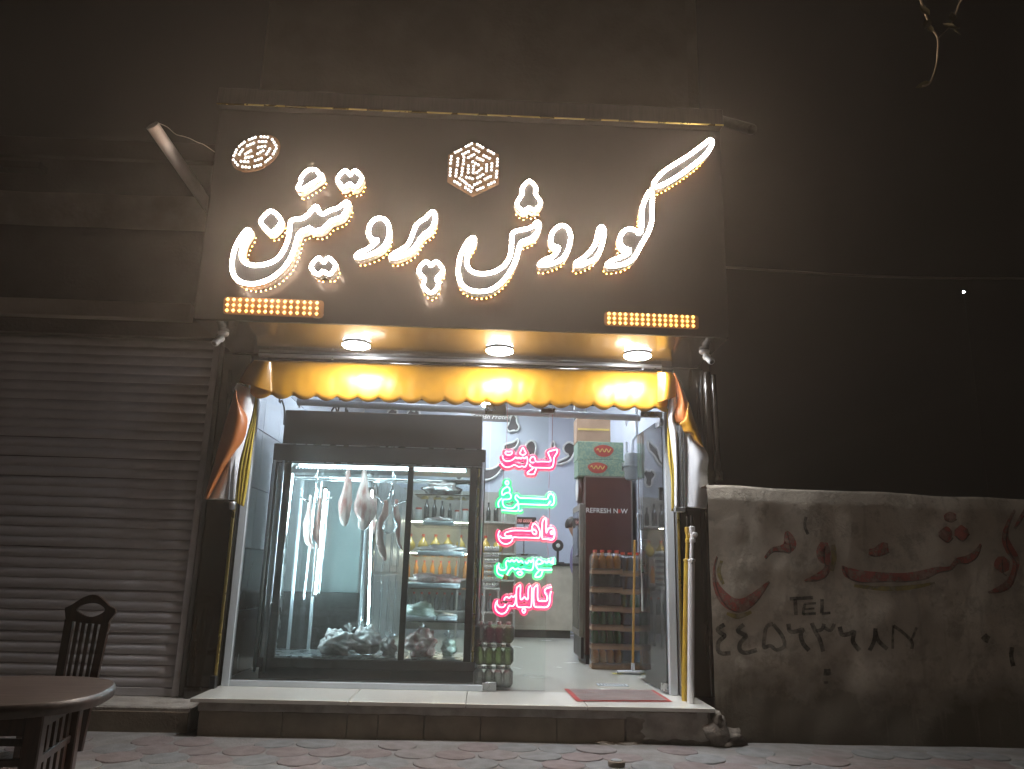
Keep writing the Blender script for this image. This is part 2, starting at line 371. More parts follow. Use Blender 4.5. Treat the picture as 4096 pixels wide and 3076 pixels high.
def smooth2(pts, sub=4, closed=True):           # Catmull-Rom through points of any dimension
    n = len(pts); out = []
    for i in range(n if closed else n-1):
        if closed: a, b, c, d = pts[(i-1) % n], pts[i], pts[(i+1) % n], pts[(i+2) % n]
        else: a, b, c, d = pts[max(i-1, 0)], pts[i], pts[i+1], pts[min(i+2, n-1)]
        for k in range(sub):
            t = k/sub
            out.append(tuple(.5*((2*q)+(-p+r_)*t+(2*p-5*q+4*r_-s_)*t*t+(-p+3*q-3*r_+s_)*t**3) for p, q, r_, s_ in zip(a, b, c, d)))
    if not closed: out.append(tuple(pts[-1]))
    return out
def resample(pts, step, closed=True):
    out = []; acc = 0; n = len(pts)
    for i in range(n if closed else n-1):
        a, b = Vector(pts[i]), Vector(pts[(i+1) % n]); L = (b-a).length
        while acc < L: out.append(a+(b-a)*(acc/L)); acc += step
        acc -= L
    return out
def text_mb(txt, size, origin, ux, uz, nrm, depth=.002, shear=0, bold=0):
    cu = bpy.data.curves.new('lettering', 'FONT'); cu.body = txt; cu.size = size; cu.align_x = 'CENTER'; cu.shear = shear; cu.extrude = depth; cu.offset = bold; cu.resolution_u = 3
    o = bpy.data.objects.new('lettering', cu); col.objects.link(o)
    bpy.context.view_layer.update()
    me = bpy.data.meshes.new_from_object(o.evaluated_get(bpy.context.evaluated_depsgraph_get()))
    origin, ux, uz, nrm = map(Vector, (origin, ux, uz, nrm)); mb = MB()
    mb.add([origin+ux*v.co.x+uz*v.co.y+nrm*v.co.z for v in me.vertices], [tuple(p.vertices) for p in me.polygons])
    bpy.data.objects.remove(o); bpy.data.curves.remove(cu); bpy.data.meshes.remove(me)
    return mb

# ================================================================== THE SETTING
YG, YS, YN, YSH, YW = 7.15, 6.49, 6.02, 7.10, 6.66      # glass, step front, sign face, shutter, garden wall
FL = .288                                               # shop floor height
SX0, SX1, SZ0, SZ1 = -2.41, 1.97, 3.23, 5.14            # sign face
ZT = 9.0

g = MB().grid(lambda u, v: (-20+40*u, -6+86*v, .006*noise.noise((u*60, v*120, 0))), 40, 60)
tag(obj('ground', g, 'ground', smooth=True), 'grey cement ground of the pavement and the dark land behind', 'ground', kind='structure')
pav = MB().grid(lambda u, v: (-8+16*u, 4.0+2.62*v, .012+.006*noise.noise((u*30, v*6, 3))), 90, 16)
pav = tag(obj('pavement', pav, 'ground', smooth=True), 'cement pavement set with round red and grey pavers in front of the step', 'pavement', kind='structure')
pm = []
for k in range(3):
    pr = [(.120, 0), (.146, .0), (.148, .008), (.144, .013), (.134, .015)]
    mb = MB().lathe(pr, (0, 0, 0), 20)
    pm.append(mb.mesh('paver'))
for i, mt in enumerate(('paver_g', 'paver_r', 'paver_b')):
    pm[i].materials.append(MT[mt]); pm[i].shade_smooth(); pm[i].set_sharp_from_angle(angle=R(40))
pr_ = random.Random(11)
for j in range(9):
    Y = 6.28 - j*.262
    for i in range(-15, 16):
        X = i*.302 + (.151 if j % 2 else 0) + pr_.uniform(-.008, .008)
        if j == 0 and pr_.random() < .16 or (j < 2 and 1.2 < X < 2.6 and pr_.random() < .5): continue
        if X < -4.6 + j*.25 or X > 4.6: continue
        o = bpy.data.objects.new('paver', pm[pr_.choice((0, 0, 1, 1, 2))]); col.objects.link(o); o.parent = pav
        o.location = (X, Y+pr_.uniform(-.008, .008), .004+pr_.uniform(-.003, .003)); o.rotation_euler = (pr_.uniform(-.02, .02), pr_.uniform(-.02, .02), pr_.uniform(0, 6))
        o.scale = (1.06, .97, 1)
# round capped valve cover in the pavement
c = G(2466, 3058, .03); vb = thing('valve_cover', (c.x, c.y, .0), 'small round metal valve cover set in the pavement before the step', 'valve cover')
obj('rim', MB().lathe([(.055, 0), (.06, .03), (.058, .045), (.045, .05), (.040, .046)], (c.x, c.y, .008), 20), 'cement_d', vb, 40)
obj('cap', MB().lathe([(.04, .02), (.038, .052), (.0, .055)], (c.x, c.y, .008), 16, caps=False), 'grey_tank', vb, 40)

# ------------------------------------------------------------------ entrance step
st = thing('entrance_step', (-.2, YS+.3, 0), 'long brown stone entrance step topped with cream marble under the glass front', 'step')
obj('core', MB().box((-2.16, YS+.025, 0), (1.84, YG+.2, FL-.034)), 'cement_d', st)
xs = [-2.24, -1.02, -.10, .86, 1.88]
for a, b in zip(xs, xs[1:]):
    obj('marble_tile', MB().box((a+.002, YS-.02, FL-.03), (b-.002, YG+.02, FL+pr_.uniform(-.001, .001)), .004), 'marble', st)
mort = MB().grid(lambda u, v: (-2.18+4.0*u, YS+.012-.010*abs(noise.noise((u*22, v*2, 1)))-.008*math.sin(v*3.1), FL-.034-.062*v-(.012*noise.noise((u*14, 5, 1)) if v > .5 else 0)), 80, 4)
obj('mortar_band', mort, 'cement', st, True)
ps = [-2.17, -1.52, -1.02, -.78, -.42, .02, .62, 1.16]
for a, b in zip(ps, ps[1:]):
    d = pr_.uniform(0, .006)
    obj('stone_panel', MB().box((a+.003, YS+.008-d, .0), (b-.003, YS+.06, FL-.094), .004), 'stone', st)
def lump(cx, cy, cz, sx, sy, sz, seed, rough=.35, seg=14):   # irregular broken lump
    def fn(u, v):
        t, p = u*2*math.pi, v*math.pi
        d = Vector((math.cos(t)*math.sin(p), math.sin(t)*math.sin(p), math.cos(p)))
        q = Vector((math.cos(t)*math.sin(p)+seed, math.sin(t)*math.sin(p), math.cos(p)))
        k = 1+rough*noise.fractal(q*1.8, .8, 2.3, 5)
        return (cx+d.x*sx*k, cy+d.y*sy*k, cz+d.z*sz*k)
    return MB().grid(fn, seg, seg)
pt = MB().grid(lambda u, v: (1.17+.67*u, YS+.004+.012*noise.noise((u*9, v*6, 7)), .0+.252*v), 22, 10)
obj('cement_patch', pt, 'cement_d', st, True)
pt2 = MB().grid(lambda u, v: (1.30+.52*u+.04*noise.noise((v*5, u, 0)), YS-.010+.012*noise.noise((u*9, v*6, 7))+.02*max(0, abs(u-.5)*2-.7), .05+.20*v-.03*noise.noise((u*5, 2, v))), 18, 10)
obj('cement_patch', pt2, 'cement', st, True)
for k, (x, y, z, a, b, c_) in enumerate([(1.88, 6.62, .10, .14, .20, .14), (1.98, 6.60, .05, .16, .16, .08), (1.90, 6.56, .20, .06, .10, .06), (1.2, YS, .0, .12, .05, .035), (1.0, YS, .0, .09, .05, .03)]):
    obj('rubble', lump(x, y, z, a, b, c_, k*3.3), 'cement_d', st, True)

# ------------------------------------------------------------------ garden wall with painted writing
def wy(x, z): return YW - .022*noise.fractal(Vector((x*1.3, z*1.3, 4)), 1, 2, 5) - .02*max(0, .35-z)
def wtop(x): return 2.06+.025*noise.noise((x*1.6, 0, 2))-.012*(x-2.6)
WX0, WX1 = 1.93, 7.5
gw = thing('garden_wall', (3.2, YW, 0), 'weathered mud plaster wall with faded red lettering beside the shop', 'wall')
def wf(u, v):
    x = WX0+(WX1-WX0)*u; z = wtop(x)*min(v/.94, 1)
    y = wy(x, z) if v <= .94 else wy(x, z)+(v-.94)/.06*.25
    return (x, y + (.02 if .90 < v <= .94 else 0), z + (.012 if v > .94 and v < 1 else 0))
obj('wall_face', MB().grid(wf, 150, 60), 'wall', gw, True)
obj('wall_core', MB().box((WX0+.35, YW+.06, 0), (WX1, YW+.24, 1.95)), 'plaster', gw)
ZC = (2800, 1950, 1.7068)
def stroke(pts, wk=1.0, off=.006, sub=5):       # painted brush stroke lying on the wall face
    q = smooth2(zz(*ZC, pts), sub, False); n = len(q); L = []; Rr = []
    for i in range(n):
        a, b = q[max(i-1, 0)], q[min(i+1, n-1)]; t = Vector((b[0]-a[0], b[1]-a[1])); t.normalize()
        h = q[i][2]/ZC[2]/2*wk
        L.append((q[i][0]-t.y*h, q[i][1]+t.x*h)); Rr.append((q[i][0]+t.y*h, q[i][1]-t.x*h))
    mb = MB(); K = 4
    def pt(i, k):
        f = k/K; p = P(L[i][0]*(1-f)+Rr[i][0]*f, L[i][1]*(1-f)+Rr[i][1]*f, YW); return (p.x, wy(p.x, p.z)-off, p.z)
    return mb.grid(lambda u, v: pt(round(u*(n-1)), round(v*K)), n-1, K)
RED = [[(115, 470, 8), (98, 560, 16), (105, 650, 38), (150, 740, 75), (215, 795, 90), (290, 800, 88), (360, 760, 75), (420, 700, 45), (470, 640, 12)],
       [(440, 480, 14), (490, 425, 28), (560, 415, 48), (610, 395, 90), (600, 330, 60), (590, 300, 20)],
       [(845, 375, 50), (840, 430, 95), (848, 480, 90), (872, 520, 38), (850, 580, 55), (790, 612, 45), (710, 635, 8)],
       [(970, 535, 10), (1010, 580, 70), (1100, 606, 80), (1250, 610, 62), (1400, 612, 58), (1530, 592, 62), (1620, 560, 38), (1700, 550, 26), (1750, 500, 36), (1820, 490, 52), (1880, 450, 45), (1912, 385, 12)],
       [(1150, 440, 40), (1200, 440, 60), (1250, 415, 80), (1285, 410, 60)],
       [(1625, 320, 30), (1680, 320, 110), (1720, 320, 40)], [(1735, 310, 40), (1785, 310, 110), (1830, 300, 30)], [(1665, 205, 30), (1705, 200, 70), (1745, 200, 30)],
       [(2150, 150, 10), (2100, 260, 28), (2085, 350, 52), (2110, 420, 62), (2150, 490, 52), (2140, 570, 42), (2105, 650, 55), (2040, 690, 42), (1955, 716, 8)],
       [(2050, 470, 40), (2055, 520, 115), (2080, 575, 50)], [(2230, 150, 30), (2190, 210, 26), (2145, 280, 12)]]
for s_ in RED:
    obj('painted_letter', stroke(s_), 'paint_r', gw)
    edge = [(p[0]+5, p[1]+p[2]*.5+2, 9) for p in s_]
    obj('painted_outline', stroke(edge, 1, .009), 'paint_k', gw)
for s_ in ([(150, 500, 20), (130, 580, 26), (160, 660, 20)], [(180, 860, 20), (260, 880, 34), (350, 850, 20)], [(905, 390, 30), (915, 480, 36), (900, 570, 26)], [(1050, 670, 20), (1250, 690, 32), (1450, 680, 30), (1600, 650, 14)]):
    obj('painted_shade', stroke(s_, 1, .005), 'paint_y', gw)
def ln(pts, w_=26): return [(x, y, w_) for x, y in pts]
BLK = [ln([(610, 760), (690, 756), (770, 752)], 24), ln([(648, 762), (652, 820), (656, 872)], 26), ln([(712, 795), (750, 792), (790, 790)], 16), ln([(716, 795), (708, 830), (706, 868)], 20), ln([(712, 832), (750, 828), (780, 826)], 14), ln([(706, 866), (750, 862), (790, 860)], 18), ln([(830, 762), (830, 815), (830, 860)], 24), ln([(830, 862), (860, 858), (888, 856)], 18),
       ln([(165, 935), (118, 968), (150, 1000), (165, 1014), (125, 1055), (122, 1110), (150, 1132), (208, 1130)], 30), ln([(298, 935), (258, 975), (290, 1000), (312, 1016), (272, 1065), (272, 1110), (310, 1128), (386, 1108)], 30),
       ln([(500, 930), (455, 950), (440, 1020), (435, 1090), (478, 1080), (520, 1108), (575, 1082), (560, 1010), (500, 935)], 26),
       ln([(604, 930), (616, 982), (660, 982), (702, 970), (688, 1005), (704, 1065), (745, 1112)], 30), ln([(764, 925), (790, 985), (820, 1045), (840, 1120)], 28), ln([(792, 980), (832, 968), (846, 930)], 24), ln([(846, 955), (888, 975), (914, 930)], 24),
       ln([(950, 950), (966, 1002), (1010, 1000), (1046, 985), (1040, 1050), (1086, 1112)], 30), ln([(1150, 1112), (1182, 1045), (1190, 960)], 28), ln([(1190, 980), (1212, 1045), (1272, 1102)], 28),
       ln([(1312, 940), (1310, 1020), (1308, 1100)], 18), ln([(1312, 942), (1380, 990), (1440, 1050), (1440, 1100)], 22), ln([(1436, 1045), (1456, 1000), (1472, 955)], 18), ln([(845, 1260), (870, 1262), (895, 1258)], 44), ln([(845, 1330), (860, 1332), (874, 1330)], 16), ln([(720, 200), (712, 260), (735, 320)], 20), ln([(1930, 1010), (1950, 1030), (1970, 1040)], 50), ln([(2130, 1090), (2125, 1150), (2140, 1220)], 30)]
for s_ in BLK: obj('painted_numeral', stroke(s_), 'paint_k', gw)

# ------------------------------------------------------------------ the shop building
sb = thing('shop_building', (-.2, 7.4, 0), 'narrow shop building with black cladding, glass front and dark upper storey', 'building')
RX0, RX1, RY1, RZ1 = -2.30, 2.02, 14.2, 4.40            # the room
obj('upper_wall', MB().box((-2.42, 7.02, SZ0+.02), (1.98, 7.25, ZT)), 'plaster', sb)
obj('side_wall', MB().box((1.90, 7.25, 0), (2.16, RY1+.2, ZT)), 'plaster', sb)
obj('side_wall', MB().box((-2.52, 7.25, 0), (-2.34, RY1+.2, ZT)), 'plaster', sb)
obj('rear_wall', MB().box((-2.34, RY1+.005, 0), (1.90, RY1+.2, ZT)), 'room', sb)
obj('ceiling', MB().box((-2.34, 7.255, RZ1), (1.90, RY1, RZ1+.1)), 'room', sb)
obj('roof', MB().box((-2.5, 7.0, ZT+.003), (2.1, RY1+.2, ZT+.15)), 'soot', sb)
fl = obj('shop_floor', MB().box((-2.34, YG+.024, FL-.2), (1.898, RY1, FL-.002)), 'floor', sb)
# tiled left wall, right wall lining
lw = obj('wall_lining', MB().box((-2.338, 7.252, FL), (-2.31, RY1-.01, RZ1-.003)), 'grout', sb)
for i in range(8):
    for j in range(7):
        y0, z0 = 7.26+i*.62, FL+.01+j*.585
        if y0 > 10.8: continue
        obj('wall_tile', MB().box((-2.312, y0, z0), (-2.300, y0+.614, min(z0+.579, RZ1-.01)), .003), 'granite' if j < 2 else 'tile', lw)
obj('lintel_wall', MB().box((-2.34, 7.256, 3.05), (1.84, 7.30, RZ1-.002)), 'room', sb)
obj('wall_lining', MB().box((1.84, 7.252, FL), (1.897, RY1-.01, RZ1-.003)), 'room', sb)
# cladding piers beside the glass
def pier(x0, x1, y0):
    p = obj('pier', MB().box((x0, y0, FL+.004), (x1, 7.24, SZ0-.01), .003), 'black_gloss', sb)
    return p
pL = pier(-2.48, -2.235, 7.02); pR = pier(1.745, 2.02, 7.00)
obj('trim', MB().box((-2.245, 6.995, FL+.03), (-2.222, 7.018, 2.95), .003), 'gold', pL)
obj('trim', MB().box((1.738, 6.975, FL+.03), (1.760, 6.998, 2.95), .003), 'gold', pR)
obj('corner_bead', MB().box((1.995, 6.985, .3), (2.030, 7.05, 3.2), .004), 'black_gloss', pR)
for x in (1.815, 1.955): obj('strip', MB().box((x, 6.985, .9), (x+.014, 6.999, 3.1), .003), 'black_gloss', pR)  # strips added to imitate faint vertical reflections in the cladding
obj('kick_block', MB().box((-2.262, 6.95, FL), (-2.215, 7.01, FL+.10), .003), 'black_pl', pL)
obj('kick_block', MB().box((1.745, 6.93, FL), (1.79, 6.99, FL+.11), .003), 'black_pl', pR)
obj('plinth', MB().box((-2.48, 7.0, 0), (-2.235, 7.2, FL)), 'black_gloss', sb)
# transom beam over the glass
obj('transom', MB().box((-2.23, 7.06, 2.97), (1.745, 7.22, SZ0-.01), .004), 'brown_metal', sb)

# fixed window: frame, pane; frameless door leaves
wd = obj('window', MB().box((-2.215, YG-.04, FL), (-2.150, YG+.03, 2.968), .004).box((-2.150, YG-.03, FL), (.03, YG+.02, FL+.050), .004).box((-2.150, YG-.03, 2.93), (1.70, YG+.02, 2.968), .004), 'white_frame', sb, label='white aluminium frame of the fixed shop window')
obj('pane', MB().box((-2.150, YG-.006, FL+.05), (.028, YG+.006, 2.93)), 'glass', wd)
jb = obj('jamb', MB().box((1.672, YG-.04, FL), (1.742, YG+.03, 2.968), .004), 'white_frame', sb)
d1 = obj('door', MB().box((.034, YG-.006, FL+.012), (.575, YG+.006, 2.79)), 'leafglass', sb, label='closed frameless glass door leaf')
fan = obj('fanlight', MB().box((.034, YG-.006, 2.80), (1.668, YG+.006, 2.928)), 'glass', sb)
def clamp(x0, x1, z0, z1, par, y0=YG-.022, y1=YG+.022): return obj('clamp', MB().box((x0, y0, z0), (x1, y1, z1), .004), 'steel', par, 40)
clamp(-.03, .17, 2.74, 2.84, d1); clamp(.50, .64, 2.77, 2.82, d1); clamp(.02, .15, FL+.004, FL+.075, d1)
clamp(1.45, 1.66, 2.765, 2.82, fan)
# leaf swung inwards on the right
hx, hy = 1.66, YG+.02
fe = G(2561, 2718, FL); ex, ey = fe.x, fe.y
leaf = MB(); dv = Vector((ex-hx, ey-hy, 0)).normalized()
d2 = obj('door', leaf.bar((hx, hy, 1.53), (ex, ey, 1.53), .012, 2.46), 'leafglass', sb, label='frameless glass door leaf swung open into the shop')
for z in (FL+.05, 2.73): obj('clamp', MB().bar((hx, hy, z), (hx+dv.x*.16, hy+dv.y*.16, z), .035, .07, bev=.003), 'steel', d2)
obj('door_lock', MB().bar((hx+dv.x*.06, hy+dv.y*.06, 2.05), (hx+dv.x*.10, hy+dv.y*.10, 2.05), .04, .12), 'black_pl', d2)
obj('pull_handle', MB().tube([(ex-dv.x*.10, ey-dv.y*.1-.05, .95), (ex-dv.x*.10, ey-dv.y*.1-.05, 1.75)], .014).tube([(ex-dv.x*.1, ey-dv.y*.1, 1.05), (ex-dv.x*.1, ey-dv.y*.1-.05, 1.05)], .009).tube([(ex-dv.x*.1, ey-dv.y*.1, 1.65), (ex-dv.x*.1, ey-dv.y*.1-.05, 1.65)], .009), 'steel', d2, True)

# ------------------------------------------------------------------ neighbouring building on the left
nb = thing('neighbour_building', (-4.4, 7.3, 0), 'dark soot stained neighbouring building above a closed roller shutter', 'building')
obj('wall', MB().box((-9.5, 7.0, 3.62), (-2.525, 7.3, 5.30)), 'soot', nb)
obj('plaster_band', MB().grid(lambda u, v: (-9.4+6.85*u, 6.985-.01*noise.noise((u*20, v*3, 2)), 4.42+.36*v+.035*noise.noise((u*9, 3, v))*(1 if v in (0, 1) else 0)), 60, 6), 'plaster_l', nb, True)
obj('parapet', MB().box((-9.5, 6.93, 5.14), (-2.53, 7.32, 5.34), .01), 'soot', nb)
obj('metal_angle', MB().box((-9.4, 6.80, 4.93), (-4.35, 6.93, 5.00), .004), 'fascia', nb)
obj('metal_angle', MB().box((-9.4, 6.90, 3.50), (-2.80, 7.0, 3.66), .006), 'plaster', nb)
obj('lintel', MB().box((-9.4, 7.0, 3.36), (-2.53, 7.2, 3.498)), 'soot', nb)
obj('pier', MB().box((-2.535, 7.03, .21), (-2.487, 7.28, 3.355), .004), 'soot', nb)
ns_ = tag(obj('neighbour_step', MB().box((-9, 6.60, 0), (-2.27, 7.3, .20), .012), 'cement', None), 'low grey cement step under the roller shutter', 'step')
obj('stone_panel', MB().box((-3.9, 6.588, .004), (-2.28, 6.6, .165), .003), 'stone', ns_)
obj('stone_panel', MB().box((-5.6, 6.589, .004), (-3.91, 6.6, .165), .003), 'stone', ns_)
sh = thing('roller_shutter', (-4.4, YSH, .2), 'closed grey metal roller shutter of curved slats with dark wooden chair in front', 'roller shutter')
H = .0885; prof = []
for k in range(9):
    t = k/8; prof.append((-.016*math.sin(math.pi*min(t/.88, 1))**.7 if t < .9 else .004, t*H))
sl = MB(); NX = 1
for (dy, dz) in prof: sl.v += [(-9.2, YSH+dy, .27+dz), (-2.54, YSH+dy, .27+dz)]
sl.f = [(2*i, 2*i+1, 2*i+3, 2*i+2) for i in range(8)]
slm = sl.mesh('slat'); slm.materials.append(MT['shutter']); slm.shade_smooth(); slm.set_sharp_from_angle(angle=R(50))
for k in range(35):
    o = obj('slat', slm, None, sh); o.location.z += k*H; o.location.y += pr_.uniform(-.004, .004); o.rotation_euler.y = pr_.uniform(-.0006, .0006)
obj('bottom_bar', MB().box((-9.2, YSH-.02, .203), (-2.54, YSH+.02, .268), .004), 'shutter', sh)
obj('guide_rail', MB().box((-2.60, YSH-.05, .205), (-2.54, YSH-.022, 3.35), .004), 'shutter', sh)
lk = obj('lock', MB().box((-4.06, YSH-.05, .215), (-3.94, YSH-.021, .262), .006), 'steel', sh); obj('padlock', MB().lathe([(.024, -.02), (.026, 0), (.024, .02)], (-4.0, YSH-.065, .225), 14, 'Y'), 'gold', lk)
obj('back_sheet', MB().box((-9.2, YSH+.03, .205), (-2.54, YSH+.05, 3.36)), 'soot', sh)

# ================================================================== THE SIGN
sg = thing('shop_sign', (-.2, YN, SZ0), 'large dark sign box with glowing white outlined Persian letters over the shop', 'sign')
obj('panel', MB().box((SX0, YN, SZ0), (SX1, YN+.03, SZ1), .002), 'panel', sg)
obj('soffit', MB().box((SX0, YN+.032, SZ0), (SX1, 7.018, SZ0+.025)), 'soffit', sg)
for x in (SX0, SX1-.03): obj('side_return', MB().box((x, YN+.032, SZ0+.027), (x+.03, 7.018, SZ1)), 'panel', sg)
hd = obj('hood', MB().box((SX0-.01, YN-.07, SZ1+.016), (SX1+.01, 7.018, SZ1+.17), .004), 'fascia', sg)
obj('hood_edge', MB().box((SX0-.01, YN-.078, SZ1+.006), (SX1+.01, YN-.068, SZ1+.018), .002), 'gold', hd)
obj('hood_underside', MB().box((SX0, YN-.066, SZ1+.004), (SX1, YN+.3, SZ1+.0155)), 'panel', hd)
for a, b in ((-1.2, .3),): pass
Z1 = (800, 350, 1.8455); Z2 = (1700, 450, 1.7015)
GL = [
 ('letter', 'joined letters of the second word with wide left bowl', Z1, [(352,1050),(318,1080),(285,1130),(255,1195),(240,1260),(236,1320),(245,1375),(272,1415),(315,1440),(370,1450),(425,1445),(490,1425),(550,1392),(605,1345),(650,1290),(683,1225),(705,1160),(722,1095),(745,1062),(785,1048),(806,1034),(828,1050),(860,1057),(905,1045),(940,1010),(965,985),(1010,970),(1050,950),(1080,905),(1098,862),(1085,843),(1050,866),(1010,893),(965,905),(920,930),(890,930),(872,905),(866,880),(846,878),(830,900),(790,945),(745,968),(690,975),(665,1000),(660,1060),(650,1120),(630,1175),(600,1230),(555,1275),(500,1300),(440,1312),(380,1310),(330,1290),(308,1255),(308,1200),(325,1140),(350,1095),(368,1062)]),
 ('letter_dot', None, Z1, [(530,912),(568,938),(594,975),(588,1012),(545,1060),(515,1066),(466,1022),(447,990),(468,952),(505,918)]),
 ('letter_mark', None, Z1, [(735,754),(770,742),(830,705),(893,664),(896,642),(872,632),(864,612),(836,604),(800,610),(765,640),(742,672),(746,692),(722,736)]),
 ('letter_dot', None, Z1, [(1070,612),(1095,632),(1108,650),(1121,632),(1145,612),(1176,640),(1194,668),(1178,706),(1150,735),(1122,722),(1105,706),(1088,722),(1060,735),(1030,706),(1014,680),(1032,644)]),
 ('letter_dot', None, Z1, [(875,1256),(900,1276),(912,1296),(926,1276),(950,1256),(982,1284),(1000,1314),(984,1352),(955,1380),(926,1366),(910,1352),(894,1366),(866,1382),(836,1352),(819,1326),(838,1290)]),
 ('letter', None, Z1, [(1320,965),(1365,975),(1391,1015),(1397,1070),(1382,1130),(1345,1185),(1290,1220),(1225,1245),(1170,1256),(1150,1242),(1178,1218),(1240,1190),(1285,1155),(1312,1124),(1280,1122),(1254,1104),(1243,1072),(1252,1022),(1280,982)]),
 ('letter', None, Z1, [(1728,920),(1736,955),(1725,1010),(1700,1052),(1660,1078),(1630,1112),(1600,1160),(1560,1205),(1500,1240),(1440,1258),(1405,1252),(1428,1228),(1480,1200),(1530,1165),(1558,1115),(1578,1060),(1594,1020),(1630,985),(1668,962),(1690,935),(1710,917)]),
 ('letter_dot', None, Z1, [(1670,1284),(1694,1302),(1706,1320),(1720,1302),(1742,1284),(1774,1312),(1792,1342),(1776,1376),(1746,1410),(1760,1440),(1752,1476),(1722,1508),(1698,1516),(1664,1490),(1648,1458),(1658,1412),(1630,1384),(1614,1352),(1632,1312)]),
 ('letter', None, Z2, [(325,850),(300,868),(265,920),(238,985),(228,1050),(228,1100),(245,1160),(280,1195),(330,1215),(390,1218),(450,1205),(510,1165),(560,1110),(600,1045),(625,980),(640,920),(655,882),(700,865),(745,840),(770,800),(778,756),(764,744),(740,770),(700,790),(665,798),(625,805),(594,825),(590,880),(586,940),(570,995),(535,1045),(480,1080),(420,1095),(360,1095),(310,1075),(287,1035),(285,985),(305,930),(330,890),(338,862)]),
 ('letter_dot', None, Z2, [(710,466),(738,488),(757,518),(750,552),(782,598),(784,624),(760,652),(738,666),(716,650),(700,650),(676,670),(648,656),(628,630),(632,602),(662,555),(660,520),(682,486)]),
 ('letter', None, Z2, [(935,768),(970,785),(990,830),(988,880),(970,940),(945,985),(900,1015),(840,1035),(795,1042),(780,1028),(812,1003),(860,985),(893,955),(910,916),(882,912),(858,884),(862,830),(890,788)]),
 ('letter', None, Z2, [(1202,775),(1219,800),(1215,860),(1195,930),(1165,985),(1120,1015),(1065,1038),(1030,1040),(1030,1020),(1070,995),(1120,950),(1155,900),(1175,840),(1184,795)]),
 ('letter', None, Z2, [(1540,534),(1549,560),(1546,640),(1545,720),(1530,790),(1500,850),(1470,900),(1445,950),(1415,995),(1370,1025),(1310,1040),(1255,1046),(1240,1033),(1272,1008),(1330,985),(1380,962),(1394,934),(1368,930),(1340,908),(1325,870),(1335,830),(1365,800),(1400,792),(1436,804),(1458,826),(1474,790),(1475,720),(1480,650),(1500,590),(1522,544)]),
 ('letter', 'long slanting upper stroke of the first letter', Z2, [(1942,184),(1956,205),(1930,260),(1880,315),(1810,370),(1740,420),(1660,470),(1595,500),(1560,502),(1560,475),(1590,435),(1640,390),(1710,345),(1790,295),(1860,245),(1910,205)]),
]
YL = YN-.205
GLYPH = []                                       # kept for the copy of the name inside the shop
for nm, lb, z, pts in GL:
    p = smooth2(zz(*z, pts), 4)
    p = [P(x, y, YL) for x, y in p]; p2 = [(q.x, q.z) for q in p]; GLYPH.append(p2)
    n = len(p2); ar = sum(p2[i][0]*p2[(i+1) % n][1]-p2[(i+1) % n][0]*p2[i][1] for i in range(n)); sgn = 1 if ar > 0 else -1
    def off(d):
        o_ = []
        for i in range(n):
            t = Vector((p2[(i+1) % n][0]-p2[i-1][0], p2[(i+1) % n][1]-p2[i-1][1])); t.normalize()
            o_.append((p2[i][0]+sgn*t.y*d, p2[i][1]-sgn*t.x*d))
        return o_
    b = obj(nm, MB().prism(p2, YL+.012, YL+.016), 'face', sg, label=lb)
    rim = off(.019)
    ret = MB(); ret.v = [(x, YL+.010, y) for x, y in rim]+[(x, YL+.082, y) for x, y in rim]
    ret.f = [(i, (i+1) % n, n+(i+1) % n, n+i) for i in range(n)]
    obj('return', ret, 'side', b)
    obj('back_plate', MB().prism(off(.018), YL+.080, YL+.084), 'brown_metal', b)
    obj('neon_outline', MB().tube([(x, YL, y) for x, y in resample(p2, .018)], .0160 if nm == 'letter' else .0138, 8, closed=True), 'neon_w', b, True)
    la = MB(); lw_ = MB()
    for q in resample(off(.006), .040): la.octa((q[0], YN-.050, q[1]), .0050)
    for q in resample(off(.0185), .046): lw_.octa((q[0], YL+.05, q[1]), .0055)
    obj('led_string', la, 'led_a', b, kind='stuff'); obj('led_string', lw_, 'led_w', b, kind='stuff')

# led emblems: modules of three leds on an acrylic board
def modules(board, triples, r, y, mat, base='led_base'):
    for (a, b) in triples:
        a, b = P(*a, y), P(*b, y); d = (b-a)
        mo = obj('led_module', MB().bar(a-d*.22+Vector((0, .012, 0)), b+d*.22+Vector((0, .012, 0)), .012, .030, (0, 0, 1) if abs(d.z) < abs(d.x) else (1, 0, 0)), base, board)
        mb = MB()
        for t in (0, .5, 1): mb.octa(a+d*t, r)
        mo.data.materials.append(MT[mat]); me = mo.data; nb_ = len(me.vertices)
        bm = bmesh.new(); bm.from_mesh(me); vs2 = [bm.verts.new(v) for v in mb.v]
        for f in mb.f: bm.faces.new([vs2[i] for i in f]).material_index = 1
        bm.to_mesh(me); bm.free()
ZE = (900, 520, 9.617)
el = [P(*q, YN-.06) for q in zz(*ZE, [(1150+1010*math.cos(t)*math.cos(R(-27))-620*math.sin(t)*math.sin(R(-27))*1.0, 830+1010*math.cos(t)*math.sin(R(-27))+620*math.sin(t)*math.cos(R(-27))) for t in [2*math.pi*k/40 for k in range(40)]])]
eb = obj('oval_emblem', MB().prism([(q.x, q.z) for q in el], YN-.030, YN-.022), 'bar_board', sg, label='oval emblem of small white led modules')
tri = [((550,620),(745,460)),((930,370),(1165,275)),((1385,250),(1640,270)),((1815,360),(1960,580)),((1965,710),(1850,920)),((1745,1070),(1550,1225)),((1370,1330),(1130,1400)),((930,1430),(670,1410)),((490,1340),(320,1140)),((340,980),(440,760)),((550,930),(680,740)),((860,600),(1095,500)),((1310,440),(1570,440)),((1275,660),(1540,620)),((1250,910),(1465,780)),((1595,920),(1720,720)),((775,920),(990,790)),((790,1070),(1040,1010)),((615,1200),(880,1220)),((1160,1170),(1400,1080))]
